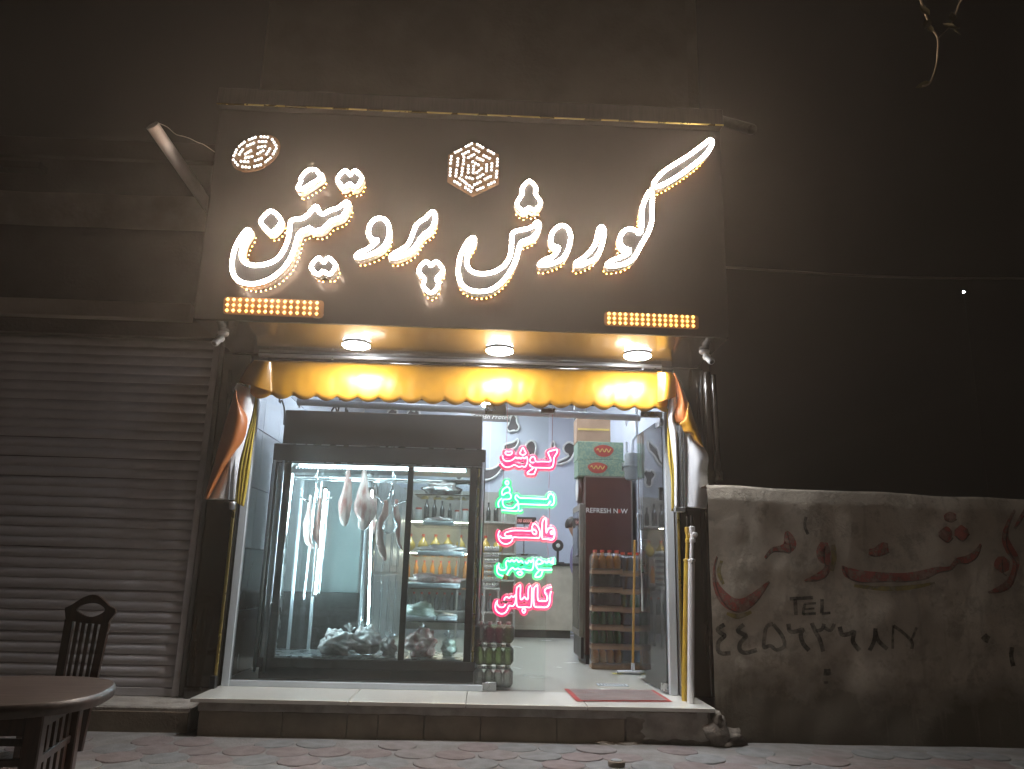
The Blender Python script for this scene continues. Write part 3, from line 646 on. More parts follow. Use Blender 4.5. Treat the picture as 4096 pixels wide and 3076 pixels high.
modules(eb, [tuple(zz(*ZE, t)) for t in tri], .0088, YN-.044, 'led_emb')
ZH = (1770, 550, 6.644)
hx_ = [P(*q, YN-.06) for q in zz(*ZH, [(800,70),(1500,400),(1500,1190),(800,1530),(125,1135),(150,420)])]
hb = obj('hexagon_emblem', MB().prism([(q.x, q.z) for q in hx_], YN-.030, YN-.022), 'bar_board', sg, label='hexagonal maze emblem of small white led modules')
tri = [((340,390),(490,320)),((625,240),(775,160)),((925,180),(1070,265)),((1215,340),(1360,425)),((1460,570),(1450,740)),((1445,890),(1430,1050)),((1375,1180),(1225,1250)),((1080,1320),(920,1390)),((755,1430),(610,1330)),((460,1250),(320,1160)),((200,1000),(210,830)),((215,680),(235,500)),
       ((820,290),(965,375)),((690,370),(540,440)),((410,560),(395,730)),((370,860),(355,1020)),((460,1080),(590,1180)),((640,1230),(790,1330)),((850,1250),(1000,1180)),((1130,1100),(1275,1030)),((1300,860),(1310,690)),((1245,550),(1100,475)),
       ((570,520),(550,700)),((530,820),(510,990)),((635,1050),(800,1095)),((930,1070),(1075,980)),((1170,880),(1175,720)),((1075,600),(920,540)),((835,450),(690,525)),((805,640),(950,725)),((690,750),(680,930)),((830,760),(815,930)),((910,930),(1035,820))]
modules(hb, [tuple(zz(*ZH, t)) for t in tri], .0088, YN-.044, 'led_emb')
# amber led bars at the lower corners
def amber(pa, pb, pc, n, lb):
    A, B, C_ = P(*pa, YN-.03), P(*pb, YN-.03), P(*pc, YN-.03); ux = B-A; uz = C_-A
    q = []; rr = .028
    for (cx, cz, a0) in ((0, 1, 90), (1, 1, 0), (1, 0, -90), (0, 0, 180)):
        for k in range(5):
            a = R(a0+90-90*k/4) if False else R(a0+90*(1-k/4))
            X = A.x+ux.x*cx+uz.x*cz; Zq = A.z+ux.z*cx+uz.z*cz
            X += rr*math.cos(a)*(1) + (rr if cx == 0 else -rr); Zq += rr*math.sin(a) + (rr if cz == 0 else -rr)
            q.append((X, Zq))
    bd = obj('led_bar', MB().prism(q, YN-.028, YN-.018), 'bar_board', sg, label=lb)
    tr_ = []
    for k in range(n):
        f = .045+.89*k/(n-1)+pr_.uniform(-.004, .004)
        a = A+ux*f+uz*.18; b = A+ux*f+uz*.80
        tr_.append((a, b))
    for a, b in tr_:
        a = a-Vector((0, .012, 0)); b = b-Vector((0, .012, 0)); d = b-a
        mo = MB().bar(a-d*.18, b+d*.18, .016, .010, (0, 1, 0)).mesh('led_module'); mo.materials.append(MT['led_base_a']); mo.materials.append(MT['led_bar'])
        bm = bmesh.new(); bm.from_mesh(mo)
        for t in (0, .5, 1):
            o8 = MB().octa(a+d*t-Vector((0, .010, 0)), .0165); vv = [bm.verts.new(v) for v in o8.v]
            for f in o8.f: bm.faces.new([vv[i] for i in f]).material_index = 1
        bm.to_mesh(mo); bm.free()
        obj('led_module', mo, None, bd)
amber((890, 1256), (1293, 1272), (896, 1186), 15, 'amber led bar under the wide bowl letter')
amber((2417, 1303), (2796, 1318), (2417, 1246), 16, 'amber led bar under the first letter')

# ------------------------------------------------------------------ three round lamps on the soffit
for k, (px, lb) in enumerate((((1425, 1385), 'round white ceiling lamp on the soffit, at the end near the roller shutter'), ((1998, 1407), 'round white ceiling lamp on the soffit, the middle one of three'), ((2550, 1427), 'round white ceiling lamp on the soffit, at the end near the garden wall'))):
    c = G(*px, SZ0-.025)
    t = thing('ceiling_lamp', (c.x, c.y, SZ0), lb, 'lamp', 'round lamps under the sign')
    obj('lamp_body', MB().lathe([(.124, -.001), (.125, -.004), (.125, -.016), (.120, -.018)], (c.x, c.y, SZ0), 28), 'white_pl', t, 30)
    obj('diffuser', MB().lathe([(.121, -.017), (.119, -.024), (.110, -.029), (.0, -.030)], (c.x, c.y, SZ0), 28, caps=False), 'lamp', t, 30)

# ------------------------------------------------------------------ awning
aw = thing('awning', (-.2, 6.9, 2.9), 'yellow vinyl awning with scalloped edge folded back over the glass front', 'awning')
AL, AR = P(1023, 1441, 6.99), P(2690, 1490, 6.99); BL, BR = P(1000, 1568, 6.86), P(2665, 1624, 6.86)
def val(u, v):
    t = AL+(AR-AL)*u; b = BL+(BR-BL)*u
    p = t+(b-t)*v
    p.y = 6.99-.13*math.sin(v*math.pi/2)**.8 + .014*noise.noise((u*13, v*1.5, 0)) + .007*noise.noise((u*45, v*2, 5))
    p.z -= (.03*(v**3) + .012*v*noise.noise((u*7, 2, 2))) if v else 0
    p.z += .02*math.sin(math.pi*v)
    p.z -= max(0, (v-.6)/.4)*((.052+.014*noise.noise((u*11, 0, 8)))*abs(math.sin((u+.006*noise.noise((u*9, 4, 0)))*math.pi*19.5))**.8 - .024)
    return p
vg = MB(); NU, NV = 240, 10; vg.grid(val, NU, NV)
vo = obj('valance', vg, 'yellow', aw, True); sd_ = vo.modifiers.new('thickness', 'SOLIDIFY'); sd_.thickness = .003
obj('roller', MB().tube([AL+Vector((.1, .06, .02)), AR+Vector((-.1, .06, .02))], .035, 12), 'black_gloss', aw, True)
obj('cassette_rail', MB().bar(AL+Vector((.02, .02, .055)), AR+Vector((-.1, .02, .055)), .05, .028, bev=.003), 'alu', aw)
obj('front_bar', MB().bar(P(1035, 1572, 6.93), P(2655, 1628, 6.93), .03, .028, bev=.003), 'brown_metal', aw)
def ribbon(z, Lp, Rp, Y, bulge=.03, nu=10, waves=0, sub=5, wav=.012):
    L = smooth2(zz(*z, Lp), sub, False); Q = smooth2(zz(*z, Rp), sub, False)
    if len(L) != len(Q):
        def rs(a, n):
            o_ = []
            for i in range(n):
                t = i*(len(a)-1)/(n-1); j = min(int(t), len(a)-2); f = t-j
                o_.append((a[j][0]*(1-f)+a[j+1][0]*f, a[j][1]*(1-f)+a[j+1][1]*f))
            return o_
        n = max(len(L), len(Q)); L, Q = rs(L, n), rs(Q, n)
    n = len(L)
    def fn(u, v):
        j = min(int(round(v*(n-1))), n-1)
        x = L[j][0]*(1-u)+Q[j][0]*u; y = L[j][1]*(1-u)+Q[j][1]*u
        return P(x, y, Y - bulge*math.sin(math.pi*u) + wav*math.sin(u*waves*math.pi*2+v*2))
    return MB().grid(fn, nu, n-1)
def sheet(nm, mb, mat):
    o = obj(nm, mb, mat, aw, True); s_ = o.modifiers.new('thickness', 'SOLIDIFY'); s_.thickness = .004; return o
ZL = (780, 1250, 2.075); ZR = (2600, 1300, 2.075)
sheet('side_flap', ribbon(ZL, [(495,395),(435,455),(395,520),(368,572),(383,577)], [(640,410),(640,480),(640,560),(640,620),(640,658)], 6.84, .03, 14, 1), 'yellow')
sheet('side_flap', ribbon(ZL, [(340,640),(322,690),(240,960),(195,1120),(150,1290),(110,1430),(75,1548)], [(345,650),(356,740),(428,860),(428,960),(398,1062),(312,1185),(230,1315),(108,1552)], 6.86, .05, 12, 1), 'orange')
sheet('lining', ribbon(ZL, [(350,588),(325,640),(330,690),(330,900),(250,1200),(170,1440),(108,1552)], [(502,645),(480,800),(450,930),(410,1080),(370,1230),(345,1400),(330,1556)], 6.905, .03, 14, 1), 'white_vinyl')
sheet('folded_cloth', ribbon(ZL, [(502,690),(480,840),(420,1050),(372,1250),(356,1420),(345,1580)], [(512,690),(505,900),(480,1080),(450,1330),(425,1500),(405,1612)], 6.97, .0, 18, 3, wav=.014), 'yellow_cloth')
ar = MB()
for x0, x1, yy in ((255, 262, 6.88), (272, 292, 6.87), (300, 326, 6.88)):
    a, b = P(*zz(*ZL, [((x0+x1)/2+20, 1110)])[0], yy), P(*zz(*ZL, [((x0+x1)/2-6, 1555)])[0], yy); ar.bar(a, b, .03, (x1-x0)/2.075/F*7.1, (1, 0, 0), .002)
arm = obj('folding_arm', ar, 'alu', aw)
c = P(*zz(*ZL, [(310, 1600)])[0], 6.88); obj('arm_knuckle', MB().lathe([(.0, -.04), (.022, -.035), (.026, .0), (.03, .03), (.0, .035)], c, 14, caps=False), 'alu', arm, True)
sheet('side_flap', ribbon(ZR, [(195,398),(205,450),(214,520),(224,640),(197,720),(204,788),(240,822),(268,850),(285,890),(335,903),(375,965),(440,1012)], [(210,400),(245,470),(285,560),(312,632),(338,700),(360,765),(378,820),(392,862),(405,905),(420,945),(432,980),(443,1014)], 6.86, .04, 12, 1), 'orange')
sheet('side_flap', ribbon(ZR, [(60,386),(60,480),(60,560),(60,650)], [(180,398),(208,440),(214,520),(214,596)], 6.82, .03, 14, 1), 'yellow')
sheet('side_flap', ribbon(ZR, [(300,760),(270,800),(246,822),(268,850),(285,890),(335,903),(375,965),(440,1012)], [(318,640),(340,705),(360,768),(378,820),(392,862),(405,905),(424,950),(443,1014)], 6.83, .03, 10, 1), 'yellow')
sheet('lining', ribbon(ZR, [(287,860),(287,1000),(287,1200),(287,1400),(288,1512)], [(335,900),(378,966),(440,1014),(490,1105),(474,1200),(489,1250),(478,1420),(468,1526)], 6.90, .03, 12, 1), 'white_vinyl')
sheet('lining', ribbon(ZR, [(185,592),(160,660),(152,770),(178,980),(204,1200),(206,1360),(206,1512)], [(212,594),(226,660),(196,790),(228,860),(232,1100),(236,1380),(238,1512)], 6.89, .04, 12, 1), 'white_vinyl')
sheet('folded_cloth', ribbon(ZR, [(135,690),(143,900),(150,1100),(178,1300),(180,1545)], [(158,700),(168,900),(198,1100),(206,1300),(200,1545)], 6.965, .0, 14, 2, wav=.012), 'yellow_cloth')
ar = MB()
for x0, x1, yy in ((222, 238, 6.88), (244, 262, 6.87), (268, 286, 6.88)):
    a, b = P(*zz(*ZR, [((x0+x1)/2-6, 835)])[0], yy), P(*zz(*ZR, [((x0+x1)/2, 1530)])[0], yy); ar.bar(a, b, .03, (x1-x0)/2.075/F*7.1, (1, 0, 0), .002)
arm = obj('folding_arm', ar, 'alu', aw)
c = P(*zz(*ZR, [(240, 1535)])[0], 6.88); obj('arm_knuckle', MB().box(c-Vector((.04, .03, .02)), c+Vector((.05, .03, .025)), .006), 'alu', arm)
for px in ((1330, 1436), (2570, 1476), (2620, 1478)):
    c = P(*px, 6.96); obj('bolt', MB().lathe([(.012, -.012), (.012, 0), (.0, .002)], c, 8, 'Y'), 'steel', aw)

# ------------------------------------------------------------------ security cameras under the sign ends
def seccam(px, side, lb):
    c = G(*px, SZ0-.06); c = P(px[0], px[1], 6.35 if side < 0 else 6.40)
    t = thing('security_camera', (c.x, c.y, SZ0), lb, 'camera')
    ztop = SZ0-.001
    obj('base', MB().lathe([(.045, 0), (.045, -.018), (.038, -.028)], (c.x+.02*-side, c.y+.02, ztop), 18), 'white_pl', t, 40)
    obj('ball', MB().lathe([(.0, .036), (.022, .028), (.034, .010), (.036, -.006), (.026, -.026), (.0, -.036)], (c.x, c.y+.02, ztop-.055), 16, caps=False), 'white_pl', t, True)
    d = Vector((.025*side*1.0, -.05, -.055)).normalized(); a = Vector((c.x, c.y+.015, ztop-.06))
    br = obj('barrel', MB().tube([a, a+d*.075, a+d*.085], [.026, .030, .027], 14), 'white_pl', t, 40)
    obj('lens', MB().tube([a+d*.083, a+d*.088], [.020, .018], 14), 'black_pl', br)
seccam((882, 1322), -1, 'small white security camera under the sign by the roller shutter')
seccam((2828, 1385), 1, 'small white security camera under the sign by the garden wall')

# ------------------------------------------------------------------ pipes and wires round the sign
a, b = P(610, 502, 5.95), P(806, 785, 6.55); d = (b-a).normalized()
pp = thing('plastic_pipe', b, 'white plastic pipe leaning out beside the top of the sign', 'pipe')
mb = MB().tube([a, a+d*.02, b-d*.03, b], [.056, .055, .055, .045], 20, caps=False).tube([a+d*.001, a+d*.9], [.050, .050], 20, caps=False)
obj('pipe_wall', mb, 'pvc', pp, 40)
wr = [P(*q, 6.0) for q in zz(0, 0, 1.58, [(980,772),(1020,785),(1060,805),(1110,848),(1160,862),(1200,875),(1250,900),(1290,915),(1332,936)])]
wr[-1] = Vector((SX0, 6.1, wr[-1].z))
tag(obj('loose_wire', MB().tube(smooth2([tuple(q) for q in wr], 4, False), .004, 5), 'wire_p', smooth=True), 'thin pale loose wire between the leaning pipe and the sign', 'wire')
obj_p = thing('plastic_pipe', P(2915, 480, 6.4), 'grey pipe stub sticking out past the hood of the sign', 'pipe')
a, b = P(2870, 478, 6.9), P(3008, 518, 6.3); d = (b-a).normalized()
obj('pipe_wall', MB().tube([a, b], .05, 18, caps=False).tube([b-d*.3, b-d*.001], .045, 18, caps=False), 'soot', obj_p, 40)
# standing water pipes by the right pier
def standpipe(pxs, lb, mat, r, y):
    pts = [P(x, yy, y) for x, yy in pxs]; pts[0].z = FL-.01
    t = thing('standing_pipe', (pts[0].x, y, FL), lb, 'pipe')
    obj('lower_pipe', MB().tube([pts[0], pts[1]], r, 16), mat, t, 40)
    obj('sleeve_ring', MB().lathe([(r, -.012), (r*1.18, -.01), (r*1.18, .006), (r*.7, .012)], pts[1], 16), mat, t, 40)
    obj('upper_pipe', MB().tube([pts[1], pts[2]], r*.62, 12), mat, t, 40)
    v = obj('valve', MB().lathe([(r*.62, -.075), (r*.95, -.07), (r*.95, -.04), (r*.7, -.035), (r*.75, .0), (r*.95, .02), (r*.95, .06), (r*.5, .065)], pts[2], 6), mat, t)
    obj('valve_knob', MB().lathe([(.012, 0), (.014, -.02), (.024, -.03), (.022, -.045), (0, -.048)], pts[2]+Vector((.01, -r*.7, -.01)), 10, 'Y', caps=False), mat, v, 40)
    obj('spout', MB().tube([pts[2]+Vector((0, 0, .05)), pts[2]+Vector((0, 0, .16))], r*.35, 10), 'brown_metal', t, 40)
standpipe([(2762, 2806), (2766, 2240), (2769, 2135)], 'chipped white standing pipe with a valve on the step', 'white_pipe', .028, 6.72)
standpipe([(2738, 2800), (2748, 2240), (2751, 2138)], 'yellow standing pipe with a valve behind the white one', 'yellow_pipe', .026, 6.83)
dp = thing('drain_pipe', (1.97, 6.93, .9), 'dark glossy drain pipe running down the cladding pier', 'pipe')
a, b = P(2826, 1490, 6.93), P(2842, 1960, 6.93)
obj('pipe_wall', MB().tube([a, b], .035, 14), 'black_gloss', dp, 40)
obj('coupling', MB().lathe([(.038, -.05), (.046, -.045), (.046, .045), (.038, .05)], P(2842, 1915, 6.93), 14), 'black_gloss', dp, 40)
dp2 = thing('drain_pipe', (2.05, 6.93, .9), 'second dark drain pipe nearer the garden wall', 'pipe')
a, b = P(2852, 1500, 6.93), P(2876, 1925, 6.93)
obj('pipe_wall', MB().tube([a, b], .026, 14), 'black_gloss', dp2, 40)
obj('coupling', MB().lathe([(.028, -.05), (.036, -.045), (.036, .045), (.028, .05)], P(2876, 1905, 6.93), 14), 'black_gloss', dp2, 40)

# ------------------------------------------------------------------ overhead cable, far lamp, hanging twig
a, b = P(2906, 1068, 7.3), P(4250, 1112, 7.6)
cb = [a+(b-a)*t+Vector((0, 0, -.05*math.sin(math.pi*t))) for t in [k/20 for k in range(21)]]; cb[-1] = cb[-1]
cb += [b+(b-a)*.5*t for t in (.5, 1)]
cb[0] = Vector((2.15, 7.3, a.z))
tag(obj('overhead_cable', MB().tube(cb, .012, 6), 'plaster', smooth=True), 'overhead cable running from the shop wall over the garden wall', 'cable')
fp = P(3855, 1168, 55)
lp = thing('street_lamp', (fp.x, 55, 0), 'far bright street lamp in the dark beyond the garden wall', 'street lamp')
obj('pole', MB().tube([(fp.x, 55, 0), (fp.x, 55, fp.z-.3), (fp.x, 54.6, fp.z)], [.018, .015, .012], 8), 'soot', lp, True)
obj('lamp_head', MB().lathe([(.0, .07), (.06, .05), (.075, 0), (.06, -.05), (0, -.07)], fp, 12, caps=False), 'far', lp, True).scale = (1, 1, 1)
ZB = (2600, 0, 1.4786); YB = 4.6
tw = thing('hanging_branch', P(*zz(*ZB, [(1700, -200)])[0], YB), 'thin bare branch with dry leaves hanging out of the dark above the garden wall', 'branch')
for pts, r in (([(1612,508),(1650,498),(1675,450),(1695,380),(1702,300),(1702,225),(1668,170),(1640,110),(1612,30),(1590,-60),(1560,-400)], .010), ([(1702,230),(1735,195),(1770,160),(1800,100),(1830,20),(1850,-60),(1700,-300)], .007)):
    q = smooth2([tuple(P(*zz(*ZB, [p])[0], YB+.05*math.sin(p[1]*.02))) for p in pts], 4, False)
    obj('stem', MB().tube(q, [r*(.45+.55*i/len(q)) for i in range(len(q))], 6), 'bark', tw, True)
for (x, y, s_, a0) in ((1640, 140, .07, 60), (1655, 165, .05, 100), (1800, 165, .06, 20), (1812, 180, .05, -30), (1615, 500, .05, 200), (1790, 100, .06, 80), (1625, 60, .06, 110), (1770, 150, .045, 150)):
    c = P(*zz(*ZB, [(x, y)])[0], YB-.02); a = R(a0); ux = Vector((math.cos(a), .3, math.sin(a)))*s_; uy = Vector((-math.sin(a), .5, math.cos(a)))*s_*.35
    lf = MB().add([c-ux, c-ux*.3+uy, c+ux*.4+uy*.8, c+ux, c+ux*.4-uy*.8, c-ux*.3-uy, c+Vector((0, .012, 0))], [(0, 1, 6), (1, 2, 6), (2, 3, 6), (3, 4, 6), (4, 5, 6), (5, 0, 6)])
    obj('leaf', lf, 'leaf', tw)

# ================================================================== STREET FURNITURE
# slatted chair before the shutter
YC = 5.9
ch = thing('wooden_chair', (-2.9, YC-.2, 0), 'dark wooden chair with oval cut-out and slatted back before the shutter', 'chair')
ZK = (0, 2350, 2.2875)
def cp(x, y, Y=YC): 
    q = P(*zz(*ZK, [(x, y)])[0], Y); return q
outer = smooth2([(603,185),(660,160),(720,120),(780,85),(850,65),(910,78),(970,130),(1010,170),(1070,208),(1040,260),(1010,300),(985,345),(960,345),(880,330),(800,330),(720,315),(640,300),(612,300),(605,240)], 3)
inner = smooth2([(705,205),(760,160),(850,142),(920,155),(970,200),(930,240),(850,268),(780,255)], 4)
O = [cp(*q) for q in resample(outer, 12)]; I = [cp(*q) for q in resample(inner, 12)]
# crest rail: ring between outline and oval, matched by angle
cen = sum(I, Vector())/len(I)
def byang(L):
    return sorted([(math.atan2(p.z-cen.z, p.x-cen.x), p) for p in L], key=lambda t: t[0])
def samp(L, a):
    B = byang(L)
    for i in range(len(B)):
        a1, p1 = B[i]; a0_, p0 = B[i-1]
        if i == 0: a0_ -= 2*math.pi
        if a <= a1:
            f = (a-a0_)/max(a1-a0_, 1e-6); return p0+(p1-p0)*f
    a0_, p0 = B[-1]; a1, p1 = B[0][0]+2*math.pi, B[0][1]; return p0+(p1-p0)*((a-a0_)/(a1-a0_))
N = 56; cr_ = MB(); vs_ = []
for k in range(N):
    a = -math.pi+2*math.pi*(k+.5)/N; o_, i_ = samp(O, a), samp(I, a)
    vs_ += [o_+Vector((0, -.014, 0)), i_+Vector((0, -.014, 0)), i_+Vector((0, .014, 0)), o_+Vector((0, .014, 0))]
fs_ = []
for k in range(N):
    j = (k+1) % N
    for e in range(4): fs_.append((4*k+e, 4*k+(e+1) % 4, 4*j+(e+1) % 4, 4*j+e))
obj('crest_rail', cr_.add(vs_, fs_), 'wood', ch, 35)
def slat_(nm, top, bot, wt, wb, d=.022, z2=None):
    a, b = cp(*top), cp(*bot)
    if z2 is not None:
        b = a+(b-a)*((a.z-z2)/(a.z-b.z))
    mb = MB(); ht, hb_ = wt/2, wb/2
    v = [(a.x-ht, YC-d/2, a.z), (a.x+ht, YC-d/2, a.z), (a.x+ht, YC+d/2, a.z), (a.x-ht, YC+d/2, a.z), (b.x-hb_, YC-d/2, b.z), (b.x+hb_, YC-d/2, b.z), (b.x+hb_, YC+d/2, b.z), (b.x-hb_, YC+d/2, b.z)]
    return obj(nm, mb.add(v, [(0, 1, 2, 3), (7, 6, 5, 4), (0, 4, 5, 1), (1, 5, 6, 2), (2, 6, 7, 3), (3, 7, 4, 0)]), 'wood', ch)
for t_, b_ in (((718, 308), (626, 800)), ((770, 322), (682, 800)), ((825, 332), (738, 805)), ((885, 328), (795, 810))): slat_('slat', t_, b_, .026, .022, .014, .50)
slat_('back_post', (640, 290), (552, 790), .058, .050, .03, 0.02); slat_('back_post', (968, 330), (862, 822), .058, .048, .03, 0.02)
bl, br = cp(552, 790), cp(862, 822)
sx0, sx1 = bl.x-.04, br.x+.05
obj('seat', MB().box((sx0, YC-.43, .45), (sx1, YC-.02, .49), .015), 'wood', ch)
obj('seat_rail', MB().box((sx0+.03, YC-.40, .39), (sx1-.03, YC-.36, .449), .004), 'wood', ch)
for x in (sx0+.045, sx1-.045): obj('leg', MB().box((x-.02, YC-.41, .02), (x+.02, YC-.37, .45), .004), 'wood', ch)
obj('stretcher', MB().bar((sx0+.045, YC-.39, .2), (sx1-.045, YC-.39, .2), .02, .03), 'wood', ch)

# dark table with slatted sides, turned a little, cut by the left of the view
TZ = .72
tb = thing('wooden_table', (0, 0, 0), 'worn dark wooden table with rounded top and slatted sides beside the chair', 'table')
def sup(rx, ry, n=2.7, K=64):
    return [(rx*math.copysign(abs(math.cos(t))**(2/n), math.cos(t)), ry*math.copysign(abs(math.sin(t))**(2/n), math.sin(t))) for t in [2*math.pi*k/K for k in range(K)]]
rx_, ry_ = .50, .48
tm = MB(); prf = [(-.028, TZ-.058), (-.006, TZ-.054), (0, TZ-.030), (-.003, TZ-.012), (-.012, TZ-.002), (-.022, TZ)]
for d, z in prf: tm.v += [(x, y, z) for x, y in sup(rx_+d, ry_+d)]
for i in range(len(prf)-1):
    for k in range(64): tm.f.append((i*64+k, i*64+(k+1) % 64, (i+1)*64+(k+1) % 64, (i+1)*64+k))
tm.f += [tuple(range(64))[::-1], tuple(range(5*64, 6*64))]
obj('table_top', tm, 'woodtop', tb, 35)
LX = (.29, -.29); LY = (-.30, .27)
for x in LX:
    for y in LY: obj('leg', MB().box((x-.036, y-.036, .02), (x+.036, y+.036, TZ-.058), .006), 'wood', tb)
for x in LX:
    obj('side_apron', MB().box((x-.012, LY[0]+.037, TZ-.13), (x+.012, LY[1]-.037, TZ-.059), .003), 'wood', tb)
    obj('side_rail', MB().box((x-.014, LY[0]+.037, .44), (x+.014, LY[1]-.037, .475), .003), 'wood', tb)
    obj('side_rail', MB().box((x-.014, LY[0]+.037, .12), (x+.014, LY[1]-.037, .155), .003), 'wood', tb)
    for k in range(5):
        y = LY[0]+.037+(k+.5)*(LY[1]-LY[0]-.074)/5
        for z0, z1 in ((.156, .439), (.476, TZ-.131)): obj('side_slat', MB().box((x-.008, y-.024, z0), (x+.008, y+.024, z1)), 'wood', tb)
for y in LY: obj('front_apron', MB().box((LX[1]+.037, y-.012, TZ-.145), (LX[0]-.037, y+.012, TZ-.059), .003), 'wood', tb)
obj('stretcher', MB().box((LX[1]+.037, LY[0]-.012, .455), (LX[0]-.037, LY[0]+.012, .485), .003), 'wood', tb)
obj('stretcher', MB().bar((LX[0]-.04, LY[0]+.04, .54), (LX[1]+.04, LY[1]-.04, .46), .02, .03), 'wood', tb)
tb.location = (-2.23, 3.84, 0); tb.rotation_euler.z = R(12)

# ================================================================== INSIDE THE SHOP
# room lamps
for k, (x, y, lb) in enumerate(((-.9, 9.0, 'square white ceiling panel lamp over the meat fridge'), (.95, 9.2, 'square white ceiling panel lamp over the drinks cooler'), (-.2, 11.2, 'square white ceiling panel lamp in the middle of the shop'), (-.2, 13.2, 'square white ceiling panel lamp over the counter'))):
    t = thing('panel_lamp', (x, y, RZ1), lb, 'lamp', 'ceiling panel lamps in the shop')
    obj('frame', MB().box((x-.30, y-.30, RZ1-.03), (x+.30, y+.30, RZ1-.001), .003), 'white_pl', t)
    obj('diffuser', MB().box((x-.27, y-.27, RZ1-.036), (x+.27, y+.27, RZ1-.0305)), 'ceil_lamp', t)
c = P(1945, 1605, 7.9)
t = thing('hanging_bulb', (c.x, c.y, RZ1), 'bright bulb hanging just behind the closed door leaf', 'lamp')
obj('cord', MB().tube([(c.x, c.y, RZ1), (c.x, c.y, c.z+.06)], .004, 5), 'white_pl', t)
obj('bulb', MB().lathe([(.015, .07), (.02, .04), (.05, .0), (.055, -.025), (.04, -.055), (0, -.07)], c, 16, caps=False), 'lamp', t, True)
# rail tube behind the glass top
a, b = P(1190, 1607, 7.5), P(2560, 1672, 7.5)
rl = thing('curtain_rail', (0, 7.5, a.z), 'thick pale curtain rail running behind the top of the glass', 'rail')
obj('tube', MB().tube([a, b], .034, 14), 'white_frame', rl, 40)
for px in ((2300, 1660), (1200, 1610)):
    c = P(*px, 7.5); obj('bracket', MB().tube([c+Vector((0, 0, -.05)), c+Vector((0, .0, .05)), Vector((c.x, c.y, RZ1))], .012, 8), 'alu', rl)
for x in (2505, 2545):
    c = P(x, 1672, 7.5); obj('ring', MB().tube([c+Vector((0, .045*math.cos(t_), .06*math.sin(t_)-.02)) for t_ in [2*math.pi*k/16 for k in range(16)]], .004, 6, closed=True), 'white_pl', rl, True)
hk = [P(*q, 7.5) for q in ((1125, 1560), (1128, 1600), (1136, 1640), (1135, 1700))]
for i, pts in enumerate((((1120, 1565), (1128, 1600), (1138, 1640), (1136, 1700)), ((1360, 1600), (1340, 1625), (1325, 1650), (1320, 1700)), ((1385, 1610), (1390, 1640), (1394, 1665), (1396, 1700)))):
    q = [P(*p_, 7.7) for p_ in pts]; q = [Vector((q[0].x, 7.7, RZ1))]+q
    tag(obj('power_cable', MB().tube(smooth2([tuple(v) for v in q], 4, False), .009, 6), 'cable', smooth=True), ('black cable drooping to the fridge top at its outer corner', 'black cable bowed over the fridge header', 'short black cable dropping straight to the fridge header')[i], 'cable')

# ------------------------------------------------------------------ meat display fridge
FY0, FY1 = 7.60, 8.38
pl = lambda x, y, Y=FY0: P(x, y, Y)
FX0, FX1 = pl(1035, 2400).x, pl(1925, 2400).x
FZ0, FZ1, FZ2, FZ3 = FL+.10, pl(1500, 2640).z, pl(1500, 1862).z, pl(1500, 1785).z
fr = thing('meat_fridge', ((FX0+FX1)/2, (FY0+FY1)/2, FL), 'tall dark framed glass meat fridge with lamb hung inside behind the window', 'fridge')
obj('base', MB().box((FX0, FY0, FZ0), (FX1, FY1, FZ1), .006), 'fridge_dark', fr)
obj('toe_plinth', MB().box((FX0+.05, FY0+.05, FL), (FX1-.05, FY1-.02, FZ0)), 'black_pl', fr)
obj('grille', MB().box((pl(1395, 2700).x, FY0+.03, FL+.02), (pl(1560, 2700).x, FY0+.045, FZ0-.01)), 'brown_metal', fr)
obj('top_frame', MB().box((FX0, FY0, FZ2), (FX1, FY1, FZ3), .006), 'brown_metal', fr)
hdr = obj('header', MB().box((pl(1130, 1700).x, FY0+.06, FZ3+.002), (pl(1930, 1700).x, FY1, pl(1500, 1650, FY0+.06).z), .008), 'fridge_dark', fr)
obj('trim_line', MB().box((FX0+.02, FY0-.004, FZ3-.006), (FX1-.02, FY0+.0, FZ3+.001)), 'steel', fr)
obj('trim_line', MB().box((FX0+.02, FY0-.004, FZ2+.012), (FX1-.02, FY0+.0, FZ2+.018)), 'steel', fr)
for x0, x1, mt in ((FX0, FX0+.06, 'brown_metal'), (FX0+.065, FX0+.115, 'alu'), (FX0+.12, FX0+.19, 'brown_metal'), (FX1-.05, FX1, 'brown_metal'), (FX1-.075, FX1-.053, 'gold'), (FX1-.15, FX1-.08, 'brown_metal')):
    obj('post', MB().box((x0, FY0, FZ1), (x1, FY0+.05, FZ2), .004), mt, fr)
xa, xb = pl(1640, 1900).x, pl(1662, 1900).x; xm = pl(1615, 2400).x
obj('divider', MB().box((xm-.028, FY0+.004, FZ1), (xm+.028, FY0+.05, FZ2), .004), 'brown_metal', fr)
obj('rail_handle', MB().tube([(FX0+.03, FY0-.03, FZ1-.12), (FX0+.03, FY0-.03, FZ2+.02)], .014, 10), 'alu', fr, True)
obj('rail_handle', MB().tube([(FX0+.115, FY0-.03, FZ1-.12), (FX0+.115, FY0-.03, FZ2+.02)], .012, 10), 'alu', fr, True)
obj('rail_handle', MB().tube([(FX1-.025, FY0-.03, FZ1-.15), (FX1-.025, FY0-.03, FZ2+.06)], .014, 10), 'alu', fr, True)
obj('pane', MB().box((FX0+.19, FY0+.02, FZ1), (xm-.028, FY0+.026, FZ2)), 'fglass', fr)
obj('pane', MB().box((xm+.028, FY0+.03, FZ1), (FX1-.15, FY0+.036, FZ2)), 'fglass', fr)
obj('pane', MB().box((FX0+.19, FY1-.012, FZ1), (FX1-.15, FY1-.006, FZ2)), 'rearglass', fr)
